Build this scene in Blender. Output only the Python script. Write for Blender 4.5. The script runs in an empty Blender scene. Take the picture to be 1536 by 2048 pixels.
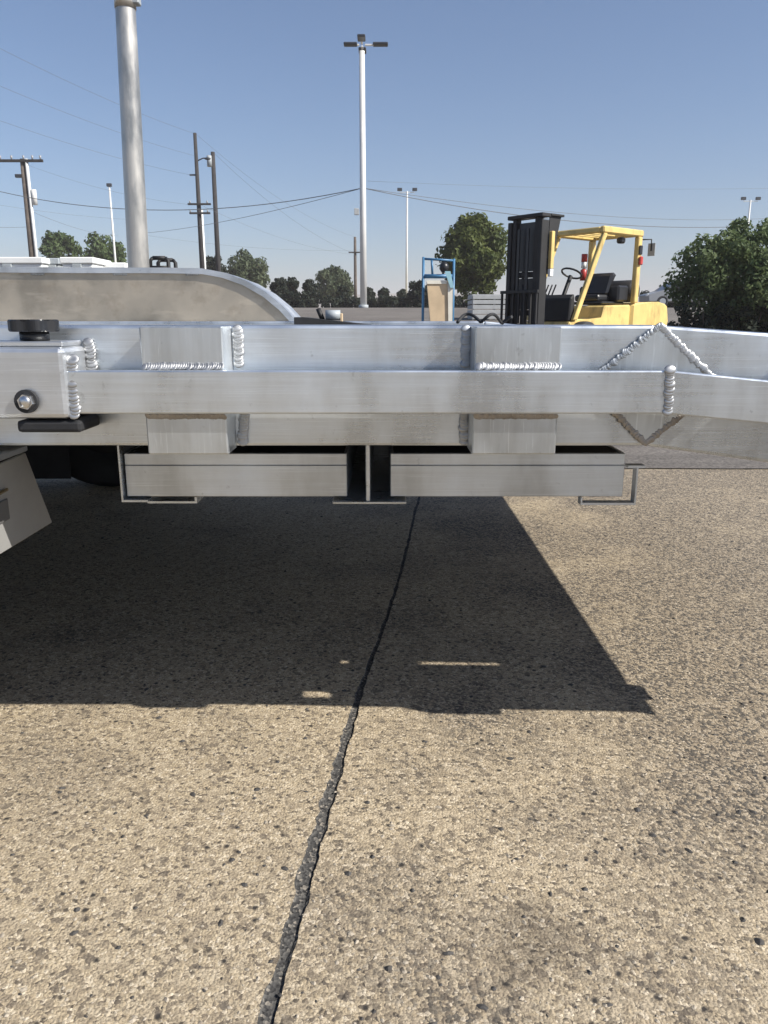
import bpy, bmesh, math, random
from mathutils import Vector, Matrix, noise
R = math.radians
random.seed(7)

# ------------------------------------------------------------------ camera, sky, sun, exposure
scene = bpy.context.scene
COL = scene.collection
CAM_H, FOC, PITCH = 0.60, 1539.0, R(14.08)
cam_data = bpy.data.cameras.new('camera')
cam_data.sensor_fit = 'VERTICAL'
cam_data.sensor_height = 24.0
cam_data.lens = 24.0 * FOC / 2048.0
cam_data.clip_start = 0.02
cam_data.clip_end = 20000
cam = bpy.data.objects.new('camera', cam_data)
COL.objects.link(cam)
cam.location = (0, 0, CAM_H)
cam.rotation_euler = (R(90) - PITCH, 0, 0)
scene.camera = cam

SUN = Vector((1.10, -0.45, 1.0)).normalized()          # direction towards the sun
SUN_EL = math.asin(SUN.z)
SUN_AZ = math.atan2(SUN.x, SUN.y)                      # clockwise from +Y

world = bpy.data.worlds.new('World')
scene.world = world
world.use_nodes = True
wn = world.node_tree
wn.nodes.clear()
wo = wn.nodes.new('ShaderNodeOutputWorld')
wb = wn.nodes.new('ShaderNodeBackground')
sky = wn.nodes.new('ShaderNodeTexSky')
sky.sky_type = 'NISHITA'
sky.sun_disc = False
sky.sun_elevation = SUN_EL
sky.sun_rotation = SUN_AZ
sky.altitude = 300
sky.air_density = 1.0
sky.dust_density = 1.5
sky.ozone_density = 5.5
wb.inputs['Strength'].default_value = 0.085
wn.links.new(sky.outputs[0], wb.inputs[0])
wn.links.new(wb.outputs[0], wo.inputs[0])

sl = bpy.data.lights.new('sun', 'SUN')
sl.energy = 5.0
sl.angle = R(0.55)
sl.color = (1.0, 0.95, 0.87)
so = bpy.data.objects.new('sun', sl)
COL.objects.link(so)
so.rotation_euler = SUN.to_track_quat('Z', 'Y').to_euler()
so.location = (30, -15, 30)

scene.view_settings.view_transform = 'Standard'
scene.view_settings.look = 'None'
scene.view_settings.exposure = 0.57
scene.view_settings.gamma = 1.0
scene.render.engine = 'CYCLES'
scene.cycles.volume_bounces = 0
scene.cycles.max_bounces = 8
scene.cycles.diffuse_bounces = 2
scene.cycles.transparent_max_bounces = 8


def at(px, py, Y):
    """world X, Z of the point seen at photo pixel (px, py) lying at distance Y"""
    a = (px - 768) / FOC
    b = -(py - 1024) / FOC
    dy = b * math.sin(PITCH) + math.cos(PITCH)
    dz = b * math.cos(PITCH) - math.sin(PITCH)
    s = Y / dy
    return a * s, CAM_H + dz * s


def gnd(px, py):
    a = (px - 768) / FOC
    b = -(py - 1024) / FOC
    dy = b * math.sin(PITCH) + math.cos(PITCH)
    dz = b * math.cos(PITCH) - math.sin(PITCH)
    s = -CAM_H / dz
    return a * s, dy * s


# ------------------------------------------------------------------ materials
def new_mat(name):
    m = bpy.data.materials.new(name)
    m.use_nodes = True
    nt = m.node_tree
    b = nt.nodes['Principled BSDF']
    return m, nt, b


def coords(nt, kind='Object', scale=(1, 1, 1)):
    tc = nt.nodes.new('ShaderNodeTexCoord')
    mp = nt.nodes.new('ShaderNodeMapping')
    mp.inputs['Scale'].default_value = scale
    nt.links.new(tc.outputs[kind], mp.inputs['Vector'])
    return mp.outputs['Vector']


def nnoise(nt, vec, scale, detail=4, rough=0.55):
    n = nt.nodes.new('ShaderNodeTexNoise')
    n.inputs['Scale'].default_value = scale
    n.inputs['Detail'].default_value = detail
    n.inputs['Roughness'].default_value = rough
    nt.links.new(vec, n.inputs['Vector'])
    return n.outputs['Fac']


def ramp(nt, fac, stops, interp='LINEAR'):
    r = nt.nodes.new('ShaderNodeValToRGB')
    r.color_ramp.interpolation = interp
    el = r.color_ramp.elements
    while len(el) < len(stops):
        el.new(0.5)
    for e, (p, c) in zip(el, stops):
        e.position = p
        e.color = (c[0], c[1], c[2], 1) if isinstance(c, (tuple, list)) else (c, c, c, 1)
    nt.links.new(fac, r.inputs['Fac'])
    return r.outputs['Color']


def mixc(nt, fac, a, b, mode='MIX'):
    m = nt.nodes.new('ShaderNodeMix')
    m.data_type = 'RGBA'
    m.blend_type = mode
    for i, v in ((0, fac), (6, a), (7, b)):
        if isinstance(v, (int, float)):
            m.inputs[i].default_value = v
        elif isinstance(v, (tuple, list)):
            m.inputs[i].default_value = (v[0], v[1], v[2], 1)
        else:
            nt.links.new(v, m.inputs[i])
    return m.outputs[2]


def bump(nt, b, h, strength=0.3, dist=0.01):
    n = nt.nodes.new('ShaderNodeBump')
    n.inputs['Strength'].default_value = strength
    n.inputs['Distance'].default_value = dist
    nt.links.new(h, n.inputs['Height'])
    nt.links.new(n.outputs['Normal'], b.inputs['Normal'])


def simple(name, col, rough=0.6, metal=0.0, var=0.15, scale=6.0, bmp=0.0):
    m, nt, b = new_mat(name)
    v = coords(nt)
    f = nnoise(nt, v, scale, 5)
    lo = tuple(c * (1 - var) for c in col)
    hi = tuple(min(1, c * (1 + var)) for c in col)
    nt.links.new(ramp(nt, f, [(0.3, lo), (0.7, hi)]), b.inputs['Base Color'])
    b.inputs['Roughness'].default_value = rough
    b.inputs['Metallic'].default_value = metal
    if bmp:
        bump(nt, b, nnoise(nt, v, scale * 8, 4), bmp, 0.004)
    return m


def aluminium(name, stretch=(1.2, 30, 60), base=(0.655, 0.70, 0.745), rough=(0.20, 0.30), stain=0.13,
              stain_col=(0.33, 0.29, 0.25), metal=0.86):
    """mill-finish aluminium: drawn streaks, handling smudges, oxide clouds, faint brown haze"""
    m, nt, b = new_mat(name)
    v = coords(nt, 'Object', stretch)
    streak = nnoise(nt, v, 3.0, 6, 0.65)
    v2 = coords(nt, 'Object', (1, 1, 1))
    vs = coords(nt, 'Object', (1.7, 1.0, 0.55) if max(stretch) > 5 else (1, 1, 1))
    scr = nnoise(nt, coords(nt, 'Object', (stretch[0] * 3, stretch[1] * 5, stretch[2] * 5)), 3.0, 2, 0.5)
    cloud = nnoise(nt, vs, 5.5, 5, 0.55)
    blot = nnoise(nt, v2, 13.0, 6, 0.65)
    fine = nnoise(nt, v2, 75.0, 4, 0.6)
    c0 = ramp(nt, streak, [(0.3, tuple(x * 0.93 for x in base)), (0.7, tuple(min(1, x * 1.05) for x in base))])
    c0 = mixc(nt, 1.0, c0, ramp(nt, cloud, [(0.34, 0.72), (0.48, 0.98), (0.66, 1.14)]), 'MULTIPLY')
    c0 = mixc(nt, ramp(nt, scr, [(0.60, 0.0), (0.68, 0.35)]), c0, tuple(min(1, q * 1.35) for q in base))
    c0 = mixc(nt, ramp(nt, fine, [(0.66, 0.0), (0.74, 0.4)]), c0, tuple(q * .5 for q in base))
    c1 = mixc(nt, ramp(nt, blot, [(0.52, 0.0), (0.74, stain)]), c0, stain_col)
    nt.links.new(c1, b.inputs['Base Color'])
    b.inputs['Metallic'].default_value = metal
    mr = nt.nodes.new('ShaderNodeMath')
    mr.operation = 'ADD'
    nt.links.new(ramp(nt, streak, [(0.25, rough[0]), (0.75, rough[1])]), mr.inputs[0])
    nt.links.new(ramp(nt, cloud, [(0.35, 0.0), (0.68, 0.16)]), mr.inputs[1])
    nt.links.new(mr.outputs[0], b.inputs['Roughness'])
    b.inputs['Anisotropic'].default_value = 0.4
    mh = nt.nodes.new('ShaderNodeMath')
    mh.operation = 'MULTIPLY_ADD'
    nt.links.new(cloud, mh.inputs[0])
    mh.inputs[1].default_value = 3.0
    nt.links.new(fine, mh.inputs[2])
    mh2 = nt.nodes.new('ShaderNodeMath')
    mh2.operation = 'ADD'
    nt.links.new(mh.outputs[0], mh2.inputs[0])
    nt.links.new(streak, mh2.inputs[1])
    bump(nt, b, mh2.outputs[0], 0.10, 0.0012)
    return m


ALU = aluminium('mill_aluminium')
ALU_V = aluminium('mill_aluminium_upright', stretch=(40, 40, 1.5), base=(0.60, 0.635, 0.66), rough=(0.24, 0.34))
ALU_RAMP = aluminium('ramp_aluminium', base=(0.62, 0.66, 0.70), rough=(0.26, 0.36), stain=0.15)
ALU_FENDER = aluminium('fender_aluminium', stretch=(1, 1, 2.5), base=(0.52, 0.455, 0.365), rough=(0.35, 0.5),
                       stain=0.55, stain_col=(0.34, 0.27, 0.2))  # warm base stands in for a tan reflection, beside real brown stains
ALU_SHADE = aluminium('shade_darkened_aluminium', base=(0.30, 0.30, 0.295), rough=(0.5, 0.65), stain=0.3)  # aluminium darkened in colour to deepen the shade under the deck
ALU_BRIGHT = aluminium('bright_aluminium', base=(0.62, 0.64, 0.66), rough=(0.25, 0.4), stain=0.05)
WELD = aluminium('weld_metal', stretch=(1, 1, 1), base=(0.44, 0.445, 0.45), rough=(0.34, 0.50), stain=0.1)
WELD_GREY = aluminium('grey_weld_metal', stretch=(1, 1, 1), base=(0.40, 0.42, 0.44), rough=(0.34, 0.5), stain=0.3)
WELD_SHADE_TINT = aluminium('shade_and_tint_weld_metal', stretch=(1, 1, 1), base=(0.40, 0.37, 0.34), rough=(0.42, 0.6), stain=0.5,
                      stain_col=(0.16, 0.13, 0.11))  # dark tone holds weld heat tint and painted underside shade
PLATE = simple('galvanised_plate', (0.33, 0.33, 0.32), 0.55, 0.35, 0.12, 9, 0.1)
PLATE_DARK = simple('plate_shadow_grey', (0.12, 0.12, 0.118), 0.6, 0.2, 0.1, 12)
RUBBER = simple('black_rubber', (0.02, 0.021, 0.024), 0.75, 0, 0.3, 12, 0.2)
BLACK = simple('black_plastic', (0.016, 0.017, 0.02), 0.38, 0, 0.2, 10)
BLACK_STEEL = simple('black_steel', (0.011, 0.011, 0.012), 0.62, 0, 0.35, 5)
STEEL = simple('zinc_steel', (0.62, 0.62, 0.62), 0.3, 1.0, 0.1, 30)
YELLOW = simple('forklift_yellow', (0.68, 0.50, 0.18), 0.42, 0, 0.12, 4)
def grimy(mat, dirt=(0.10, 0.075, 0.04)):
    nt = mat.node_tree
    b = nt.nodes['Principled BSDF']
    src = b.inputs['Base Color'].links[0].from_socket
    v = coords(nt, 'Object', (1, 1, 0.4))
    f = ramp(nt, nnoise(nt, v, 5.0, 7, 0.7), [(0.50, 0.0), (0.78, 0.75)])
    nt.links.new(mixc(nt, f, src, dirt), b.inputs['Base Color'])


grimy(YELLOW)
BLUE = simple('blue_paint', (0.05, 0.16, 0.30), 0.45, 0, 0.15, 8)
TEAL = simple('pale_blue_plastic', (0.32, 0.55, 0.62), 0.5, 0, 0.1, 8)
BEIGE = simple('beige_board', (0.62, 0.47, 0.30), 0.7, 0, 0.12, 7)
CREAM = simple('cream_edge', (0.74, 0.70, 0.60), 0.6, 0, 0.08, 7)
RED = simple('red_paint', (0.45, 0.05, 0.04), 0.4, 0, 0.1, 6)
WHITE = simple('white_paint', (0.78, 0.79, 0.78), 0.5, 0, 0.05, 3)
GREYBOX = simple('grey_paint', (0.33, 0.36, 0.38), 0.5, 0, 0.1, 4)
POLE_WHITE = simple('pale_pole_paint', (0.66, 0.66, 0.64), 0.38, 0.1, 0.08, 2)
POLE_METAL = aluminium('spun_aluminium_pole', stretch=(30, 30, 1), base=(0.50, 0.48, 0.44), rough=(0.30, 0.40), stain=0.12)
WOOD = simple('weathered_pole_wood', (0.10, 0.082, 0.068), 0.9, 0, 0.35, 3, 0.2)
WOOD_DARK = simple('creosoted_pole_wood', (0.035, 0.032, 0.032), 0.9, 0, 0.3, 3, 0.2)
WIRE = simple('wire_sheath', (0.14, 0.145, 0.15), 0.6, 0, 0.1, 3)
LAMP_DARK = simple('bronze_lamp_housing', (0.035, 0.04, 0.05), 0.45, 0, 0.15, 6)
SLAT = simple('grey_slat_paint', (0.42, 0.43, 0.43), 0.6, 0.1, 0.1, 5)
BARK = simple('bark', (0.075, 0.055, 0.04), 0.95, 0, 0.35, 6, 0.3)
GLASS = simple('dark_window_glass', (0.02, 0.024, 0.03), 0.08, 0, 0.1, 3)
CARPAINT = simple('grey_car_paint', (0.30, 0.31, 0.33), 0.3, 0.3, 0.05, 2)
BRASS = simple('brass_tag', (0.5, 0.38, 0.2), 0.35, 1.0, 0.15, 20)
INSUL = simple('grey_porcelain', (0.30, 0.30, 0.31), 0.3, 0, 0.1, 8)


def leaf_mat(name, dark, light, scale=0.9):
    m, nt, b = new_mat(name)
    v = coords(nt, 'Object')
    f = nnoise(nt, v, scale, 3, 0.6)
    at_ = nt.nodes.new('ShaderNodeAttribute')
    at_.attribute_name = 'tone'
    c = ramp(nt, f, [(0.35, dark), (0.68, light)])
    c2 = mixc(nt, at_.outputs['Fac'], tuple(x * 0.9 for x in dark), c)
    nt.links.new(c2, b.inputs['Base Color'])
    b.inputs['Roughness'].default_value = 0.6
    b.inputs['Specular IOR Level'].default_value = 0.25
    tr = nt.nodes.new('ShaderNodeBsdfTranslucent')
    nt.links.new(c2, tr.inputs['Color'])
    mx = nt.nodes.new('ShaderNodeMixShader')
    mx.inputs[0].default_value = 0.35
    out = nt.nodes['Material Output']
    nt.links.new(b.outputs[0], mx.inputs[1])
    nt.links.new(tr.outputs[0], mx.inputs[2])
    nt.links.new(mx.outputs[0], out.inputs['Surface'])
    return m


LEAF_OLIVE = leaf_mat('olive_leaves', (0.065, 0.09, 0.026), (0.16, 0.185, 0.052))
LEAF_GREEN = leaf_mat('green_leaves', (0.062, 0.10, 0.038), (0.135, 0.18, 0.068))
LEAF_FRESH = leaf_mat('fresh_leaves', (0.085, 0.125, 0.052), (0.18, 0.225, 0.095), 1.8)
LEAF_PALE = leaf_mat('pale_leaves', (0.075, 0.10, 0.055), (0.15, 0.175, 0.10))
LEAF_DARK = leaf_mat('dark_leaves', (0.018, 0.026, 0.018), (0.042, 0.054, 0.034))


def ground_mat():
    """worn exposed-aggregate concrete: 3-6 mm chips in a sandy matrix"""
    m, nt, b = new_mat('exposed_aggregate')
    v = coords(nt, 'Object')
    warp = nt.nodes.new('ShaderNodeTexNoise')
    warp.inputs['Scale'].default_value = 180
    nt.links.new(v, warp.inputs['Vector'])
    wv = nt.nodes.new('ShaderNodeMix')
    wv.data_type = 'VECTOR'
    wv.inputs[0].default_value = 0.0048
    nt.links.new(v, wv.inputs[4])
    nt.links.new(warp.outputs['Color'], wv.inputs[5])
    vv = wv.outputs[1]

    def voro(scale, feature='F1', dim='3D'):
        n = nt.nodes.new('ShaderNodeTexVoronoi')
        n.voronoi_dimensions = dim
        n.feature = feature
        n.inputs['Scale'].default_value = scale
        nt.links.new(vv, n.inputs['Vector'])
        return n
    a = voro(260)
    a2 = voro(120)
    a3 = voro(42, dim='2D')

    def chan(n):
        s = nt.nodes.new('ShaderNodeSeparateColor')
        nt.links.new(n.outputs['Color'], s.inputs[0])
        return s.outputs
    ca = chan(a)
    ca2 = chan(a2)
    ca3 = chan(a3)
    fine = nnoise(nt, v, 420, 3, 0.75)
    chips = ramp(nt, ca[0], [(0.0, (0.08, 0.068, 0.056)), (0.17, (0.19, 0.158, 0.12)), (0.4, (0.345, 0.284, 0.20)),
                             (0.75, (0.42, 0.353, 0.255)), (1.0, (0.56, 0.49, 0.385))])
    big = ramp(nt, ca2[0], [(0.0, (0.10, 0.085, 0.072)), (0.3, (0.29, 0.24, 0.175)), (1.0, (0.44, 0.375, 0.28))])
    c = mixc(nt, ramp(nt, ca2[1], [(0.66, 0.0), (0.74, 0.85)]), chips, big)
    # gritty sand between and over the chips
    c = mixc(nt, ramp(nt, fine, [(0.36, 0.85), (0.52, 0.0)]), c, (0.12, 0.10, 0.078))
    c = mixc(nt, ramp(nt, nnoise(nt, v, 230, 2, 0.6), [(0.56, 0.0), (0.70, 0.6)]), c, (0.46, 0.395, 0.29))
    # dark basalt pits, 6-14 mm
    a4 = voro(75, dim='2D')
    ca4 = chan(a4)
    pit = ramp(nt, a3.outputs['Distance'], [(0.07, 1.0), (0.19, 0.0)])
    pit4 = mixc(nt, 1.0, ramp(nt, a4.outputs['Distance'], [(0.10, 1.0), (0.28, 0.0)]), ramp(nt, ca4[1], [(0.90, 0.0), (0.91, 0.9)]), 'MULTIPLY')
    c = mixc(nt, pit4, c, (0.055, 0.047, 0.04))
    sel = ramp(nt, ca3[2], [(0.90, 0.0), (0.91, 1.0)])
    c = mixc(nt, mixc(nt, 1.0, pit, sel, 'MULTIPLY'), c, (0.035, 0.032, 0.03))
    # worn grey patches, mostly to the right of the joint
    patch = nnoise(nt, v, 2.6, 5, 0.6)
    sx = nt.nodes.new('ShaderNodeSeparateXYZ')
    nt.links.new(v, sx.inputs[0])
    gx = nt.nodes.new('ShaderNodeMapRange')
    gx.inputs['From Min'].default_value = -0.25
    gx.inputs['From Max'].default_value = 0.7
    gx.inputs['To Min'].default_value = -0.10
    gx.inputs['To Max'].default_value = 0.13
    nt.links.new(sx.outputs[0], gx.inputs[0])
    ad = nt.nodes.new('ShaderNodeMath')
    ad.operation = 'ADD'
    nt.links.new(patch, ad.inputs[0])
    nt.links.new(gx.outputs[0], ad.inputs[1])
    pf = ramp(nt, ad.outputs[0], [(0.42, 0.0), (0.62, 1.0)])
    c = mixc(nt, pf, c, mixc(nt, 1.0, c, (0.80, 0.80, 0.83), 'MULTIPLY'))
    # dark chips get commoner inside worn patches
    dk = mixc(nt, 1.0, pf, ramp(nt, ca[1], [(0.62, 0.0), (0.70, 0.88)]), 'MULTIPLY')
    c = mixc(nt, dk, c, (0.06, 0.056, 0.052))
    px_, py_ = gnd(1060, 1880)
    dv = nt.nodes.new('ShaderNodeVectorMath')
    dv.operation = 'DISTANCE'
    dv.inputs[1].default_value = (px_, py_, 0)
    nt.links.new(v, dv.inputs[0])
    dd = nt.nodes.new('ShaderNodeMath')
    dd.operation = 'MULTIPLY_ADD'
    nt.links.new(nnoise(nt, v, 22, 4, 0.6), dd.inputs[0])
    dd.inputs[1].default_value = 0.11
    nt.links.new(dv.outputs['Value'], dd.inputs[2])
    oil = ramp(nt, dd.outputs[0], [(0.085, 0.62), (0.125, 0.0)])
    c = mixc(nt, oil, c, mixc(nt, 1.0, c, (0.50, 0.50, 0.52), 'MULTIPLY'))
    broad = nnoise(nt, v, 0.9, 4, 0.5)
    c = mixc(nt, 1.0, c, ramp(nt, broad, [(0.3, (1.04, 1.02, 0.975)), (0.7, (1.27, 1.235, 1.15))]), 'MULTIPLY')
    nt.links.new(c, b.inputs['Base Color'])
    b.inputs['Roughness'].default_value = 0.85
    b.inputs['Specular IOR Level'].default_value = 0.3
    h1 = ramp(nt, a.outputs['Distance'], [(0.0, 1.0), (0.75, 0.0)])
    h = mixc(nt, 0.35, h1, ca[2], 'ADD')
    h = mixc(nt, mixc(nt, 1.0, pit, sel, 'MULTIPLY'), h, (0, 0, 0))
    h = mixc(nt, 0.6, h, fine, 'ADD')
    bump(nt, b, h, 0.55, 0.0018)
    return m


def asphalt_mat():
    m, nt, b = new_mat('worn_asphalt')
    v = coords(nt, 'Object')
    f = nnoise(nt, v, 0.6, 6, 0.6)
    g = nnoise(nt, v, 75, 4, 0.75)
    st = nnoise(nt, coords(nt, 'Object', (0.25, 3.0, 1)), 1.2, 5, 0.6)
    c = ramp(nt, f, [(0.3, (0.112, 0.098, 0.085)), (0.7, (0.165, 0.148, 0.130))])
    c = mixc(nt, 1.0, c, ramp(nt, g, [(0.36, 0.45), (0.64, 1.5)]), 'MULTIPLY')
    c = mixc(nt, 1.0, c, ramp(nt, st, [(0.35, 0.8), (0.65, 1.15)]), 'MULTIPLY')
    nt.links.new(c, b.inputs['Base Color'])
    b.inputs['Roughness'].default_value = 0.9
    bump(nt, b, g, 0.6, 0.004)
    return m


def sealant_mat():
    m, nt, b = new_mat('crumbled_joint_filler')
    v = coords(nt, 'Object')
    n = nt.nodes.new('ShaderNodeTexVoronoi')
    n.inputs['Scale'].default_value = 330
    nt.links.new(v, n.inputs['Vector'])
    s = nt.nodes.new('ShaderNodeSeparateColor')
    nt.links.new(n.outputs['Color'], s.inputs[0])
    c = ramp(nt, s.outputs[0], [(0.0, (0.022, 0.021, 0.020)), (0.5, (0.054, 0.052, 0.049)), (0.85, (0.105, 0.10, 0.09)),
                                (1.0, (0.25, 0.22, 0.18))])
    nt.links.new(c, b.inputs['Base Color'])
    b.inputs['Roughness'].default_value = 0.9
    bump(nt, b, n.outputs['Distance'], 0.5, 0.0022)
    return m


GROUND = ground_mat()
ASPHALT = asphalt_mat()
SEAL = sealant_mat()
FIELD = simple('dry_field', (0.30, 0.25, 0.14), 0.95, 0, 0.3, 0.08)
HILL = simple('distant_scrub_hill', (0.16, 0.14, 0.10), 0.95, 0, 0.2, 0.004)


# ------------------------------------------------------------------ object helpers
def tag(o, label=None, cat=None, group=None, kind=None):
    if label: o['label'] = label
    if cat: o['category'] = cat
    if group: o['group'] = group
    if kind: o['kind'] = kind
    return o


def thing(name, loc, label, cat, group=None, rz=0.0):
    e = bpy.data.objects.new(name, None)
    e.location = loc
    e.rotation_euler = (0, 0, rz)
    e.empty_display_size = 0.1
    COL.objects.link(e)
    return tag(e, label, cat, group)


def put(name, mesh, mat, parent=None, local=False):
    """link a mesh whose coordinates are world coordinates (or local to its thing)"""
    o = bpy.data.objects.new(name, mesh)
    if mat is not None and not mesh.materials:
        mesh.materials.append(mat)
    COL.objects.link(o)
    if parent is not None:
        o.parent = parent
        if not local:
            if parent.type == 'EMPTY':
                o.matrix_parent_inverse = Matrix.Translation(-Vector(parent.location))
    return o


def pyd(verts, faces, smooth=False):
    me = bpy.data.meshes.new('m')
    me.from_pydata([tuple(v) for v in verts], [], faces)
    me.update()
    if smooth:
        me.polygons.foreach_set('use_smooth', [True] * len(me.polygons))
    return me


class MB:
    """collects shapes in one bmesh"""
    def __init__(self):
        self.bm = bmesh.new()

    def box(self, x0, x1, y0, y1, z0, z1, bev=0.0, fn=None, seg=1):
        bm = self.bm
        vs = [bm.verts.new((x, y, z)) for x in (x0, x1) for y in (y0, y1) for z in (z0, z1)]
        q = [(0, 1, 3, 2), (4, 6, 7, 5), (0, 4, 5, 1), (2, 3, 7, 6), (0, 2, 6, 4), (1, 5, 7, 3)]
        fs = [bm.faces.new([vs[i] for i in f]) for f in q]
        if bev > 0:
            es = list({e for f in fs for e in f.edges})
            r = bmesh.ops.bevel(bm, geom=es, offset=bev, segments=seg, affect='EDGES', profile=0.5)
            vs = list({v for f in r['faces'] for v in f.verts})
        if fn:
            for v in vs:
                v.co = fn(v.co)
        return self

    def tube(self, pts, rad, n=12, cap=True, smooth=True):
        bm = self.bm
        pts = [Vector(p) for p in pts]
        rads = rad if isinstance(rad, (list, tuple)) else [rad] * len(pts)
        rings = []
        ref = None
        for i, p in enumerate(pts):
            d = (pts[min(i + 1, len(pts) - 1)] - pts[max(i - 1, 0)]).normalized()
            if ref is None:
                ref = d.orthogonal().normalized()
            u = (ref - d * ref.dot(d)).normalized()
            ref = u
            w = d.cross(u)
            rings.append([bm.verts.new(p + (u * math.cos(2 * math.pi * k / n) + w * math.sin(2 * math.pi * k / n)) * rads[i])
                          for k in range(n)])
        for a, b in zip(rings, rings[1:]):
            for k in range(n):
                f = bm.faces.new((a[k], a[(k + 1) % n], b[(k + 1) % n], b[k]))
                f.smooth = smooth
        if cap:
            bm.faces.new(list(reversed(rings[0])))
            bm.faces.new(rings[-1])
        return self

    def prism(self, poly, axis, a0, a1, bev=0.0):
        """extrude a 2-D polygon: axis 'y' -> poly is (x,z); axis 'x' -> (y,z); axis 'z' -> (x,y)"""
        bm = self.bm

        def P(p, a):
            return {'y': (p[0], a, p[1]), 'x': (a, p[0], p[1]), 'z': (p[0], p[1], a)}[axis]
        A = [bm.verts.new(P(p, a0)) for p in poly]
        B = [bm.verts.new(P(p, a1)) for p in poly]
        fs = [bm.faces.new(A), bm.faces.new(list(reversed(B)))]
        n = len(poly)
        for i in range(n):
            fs.append(bm.faces.new((A[i], B[i], B[(i + 1) % n], A[(i + 1) % n])))
        if bev > 0:
            es = list({e for f in fs for e in f.edges})
            bmesh.ops.bevel(bm, geom=es, offset=bev, segments=1, affect='EDGES')
        return self

    def blob(self, c, rx, ry, rz, rot=None, nu=8, nv=5):
        bm = self.bm
        c = Vector(c)
        rows = []
        for j in range(1, nv):
            th = math.pi * j / nv
            row = []
            for i in range(nu):
                ph = 2 * math.pi * i / nu
                p = Vector((rx * math.sin(th) * math.cos(ph), ry * math.sin(th) * math.sin(ph), rz * math.cos(th)))
                row.append(bm.verts.new(c + (rot @ p if rot else p)))
            rows.append(row)
        t = bm.verts.new(c + (rot @ Vector((0, 0, rz)) if rot else Vector((0, 0, rz))))
        bt = bm.verts.new(c - (rot @ Vector((0, 0, rz)) if rot else Vector((0, 0, rz))))
        for i in range(nu):
            j = (i + 1) % nu
            bm.faces.new((t, rows[0][i], rows[0][j])).smooth = True
            bm.faces.new((bt, rows[-1][j], rows[-1][i])).smooth = True
            for a, b in zip(rows, rows[1:]):
                bm.faces.new((a[i], b[i], b[j], a[j])).smooth = True
        return self

    def mesh(self):
        bmesh.ops.recalc_face_normals(self.bm, faces=self.bm.faces[:])
        me = bpy.data.meshes.new('m')
        self.bm.to_mesh(me)
        self.bm.free()
        return me

    def build(self, name, mat, parent=None, local=False):
        return put(name, self.mesh(), mat, parent, local)


def copy_tree(o, parent=None):
    c = o.copy()
    COL.objects.link(c)
    if parent is not None:
        c.parent = parent
    for ch in list(o.children):
        copy_tree(ch, c)
    return c


# ------------------------------------------------------------------ the setting: ground
def terr(y):
    """the yard climbs gently beyond 14 m"""
    if y < 14: return 0.0
    if y < 33: return 1.05 * (y - 14) / 19
    if y < 62: return 1.05 + 0.40 * (y - 33) / 29
    return 1.45


def crack_centre(y):
    # passes the points where the photo shows the joint
    x0, y0 = gnd(530, 2048)
    x1, y1 = gnd(840, 1000)
    t = (y - y0) / (y1 - y0)
    x = x0 + (x1 - x0) * t
    x += 0.005 * math.sin(y * 4.1 + 0.6) + 0.003 * noise.noise((y * 9, 3.1, 0))
    return x


rows = [0.18 + i * 0.006 for i in range(int((2.98 - 0.18) / 0.006) + 1)]
verts, faces, mats = [], [], []


def grow(y):
    c = crack_centre(y)
    k_ = 1.0 if y < 0.95 else max(0.5, 1.0 - (y - 0.95) * 1.4)
    wl = 0.0078 + 0.005 * (noise.noise((y * 22, 1.7, 0)) + 0.8 * noise.noise((y * 80, 7.7, 0)))
    wr = 0.0074 + 0.004 * (noise.noise((y * 34, 9.2, 0)) + 0.5 * noise.noise((y * 100, 5.7, 0)))
    wl = max(wl, 0.002)
    wr = max(wr, 0.002)
    wl *= k_
    wr *= k_
    d = -0.0034
    return [(-3000, y, 0), (-2.5, y, 0), (c - wl, y, 0), (c - wl * 0.75, y, d * 0.55), (c + wl * 0.6, y, d),
            (c + wr, y, 0), (2.5, y, 0), (3000, y, 0)]


flat = lambda y: [(-3000, y, 0), (-2.5, y, 0), (crack_centre(rows[0] if y < 1 else rows[-1]) - .0004, y, 0),
                  (crack_centre(rows[0] if y < 1 else rows[-1]) - .0002, y, 0),
                  (crack_centre(rows[0] if y < 1 else rows[-1]) + .0002, y, 0),
                  (crack_centre(rows[0] if y < 1 else rows[-1]) + .0004, y, 0), (2.5, y, 0), (3000, y, 0)]
allrows = [flat(-3000), flat(0.165)] + [grow(y) for y in rows] + [flat(3.0), flat(3000)]
for r in allrows:
    verts += r
for j in range(len(allrows) - 1):
    for i in range(7):
        a = j * 8 + i
        faces.append((a, a + 1, a + 9, a + 8))
        mats.append(1 if i in (2, 3, 4) and 1 <= j < len(allrows) - 2 else 0)
gm = pyd(verts, faces)
gm.materials.append(GROUND)
gm.materials.append(SEAL)
gm.polygons.foreach_set('material_index', mats)
ground = put('ground', gm, None)
tag(ground, kind='structure')

# asphalt yard beyond the concrete apron, with an uneven edge
av, af = [], []
n = 240
ys_ = (None, 14, 33, 62.2)
for i in range(n + 1):
    x = -6 + 12 * i / n
    for y in ys_:
        if y is None:
            av.append((x, 3.12 + 0.010 * noise.noise((x * 3, 0, 0)) + 0.006 * noise.noise((x * 17, 4, 0)) - 0.004 * x, 0.004))
        else:
            av.append((x * (6 + y), y, terr(y) + 0.004))
for i in range(n):
    for j in range(3):
        a = i * 4 + j
        af.append((a, a + 4, a + 5, a + 1))
tag(put('asphalt_yard', pyd(av, af), ASPHALT), kind='structure')
tag(put('dry_field', pyd([(-2800, 62.0, 1.46), (2800, 62.0, 1.46), (2800, 2900, 1.46), (-2800, 2900, 1.46)],
                         [(0, 1, 2, 3)]), FIELD), kind='structure')

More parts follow.
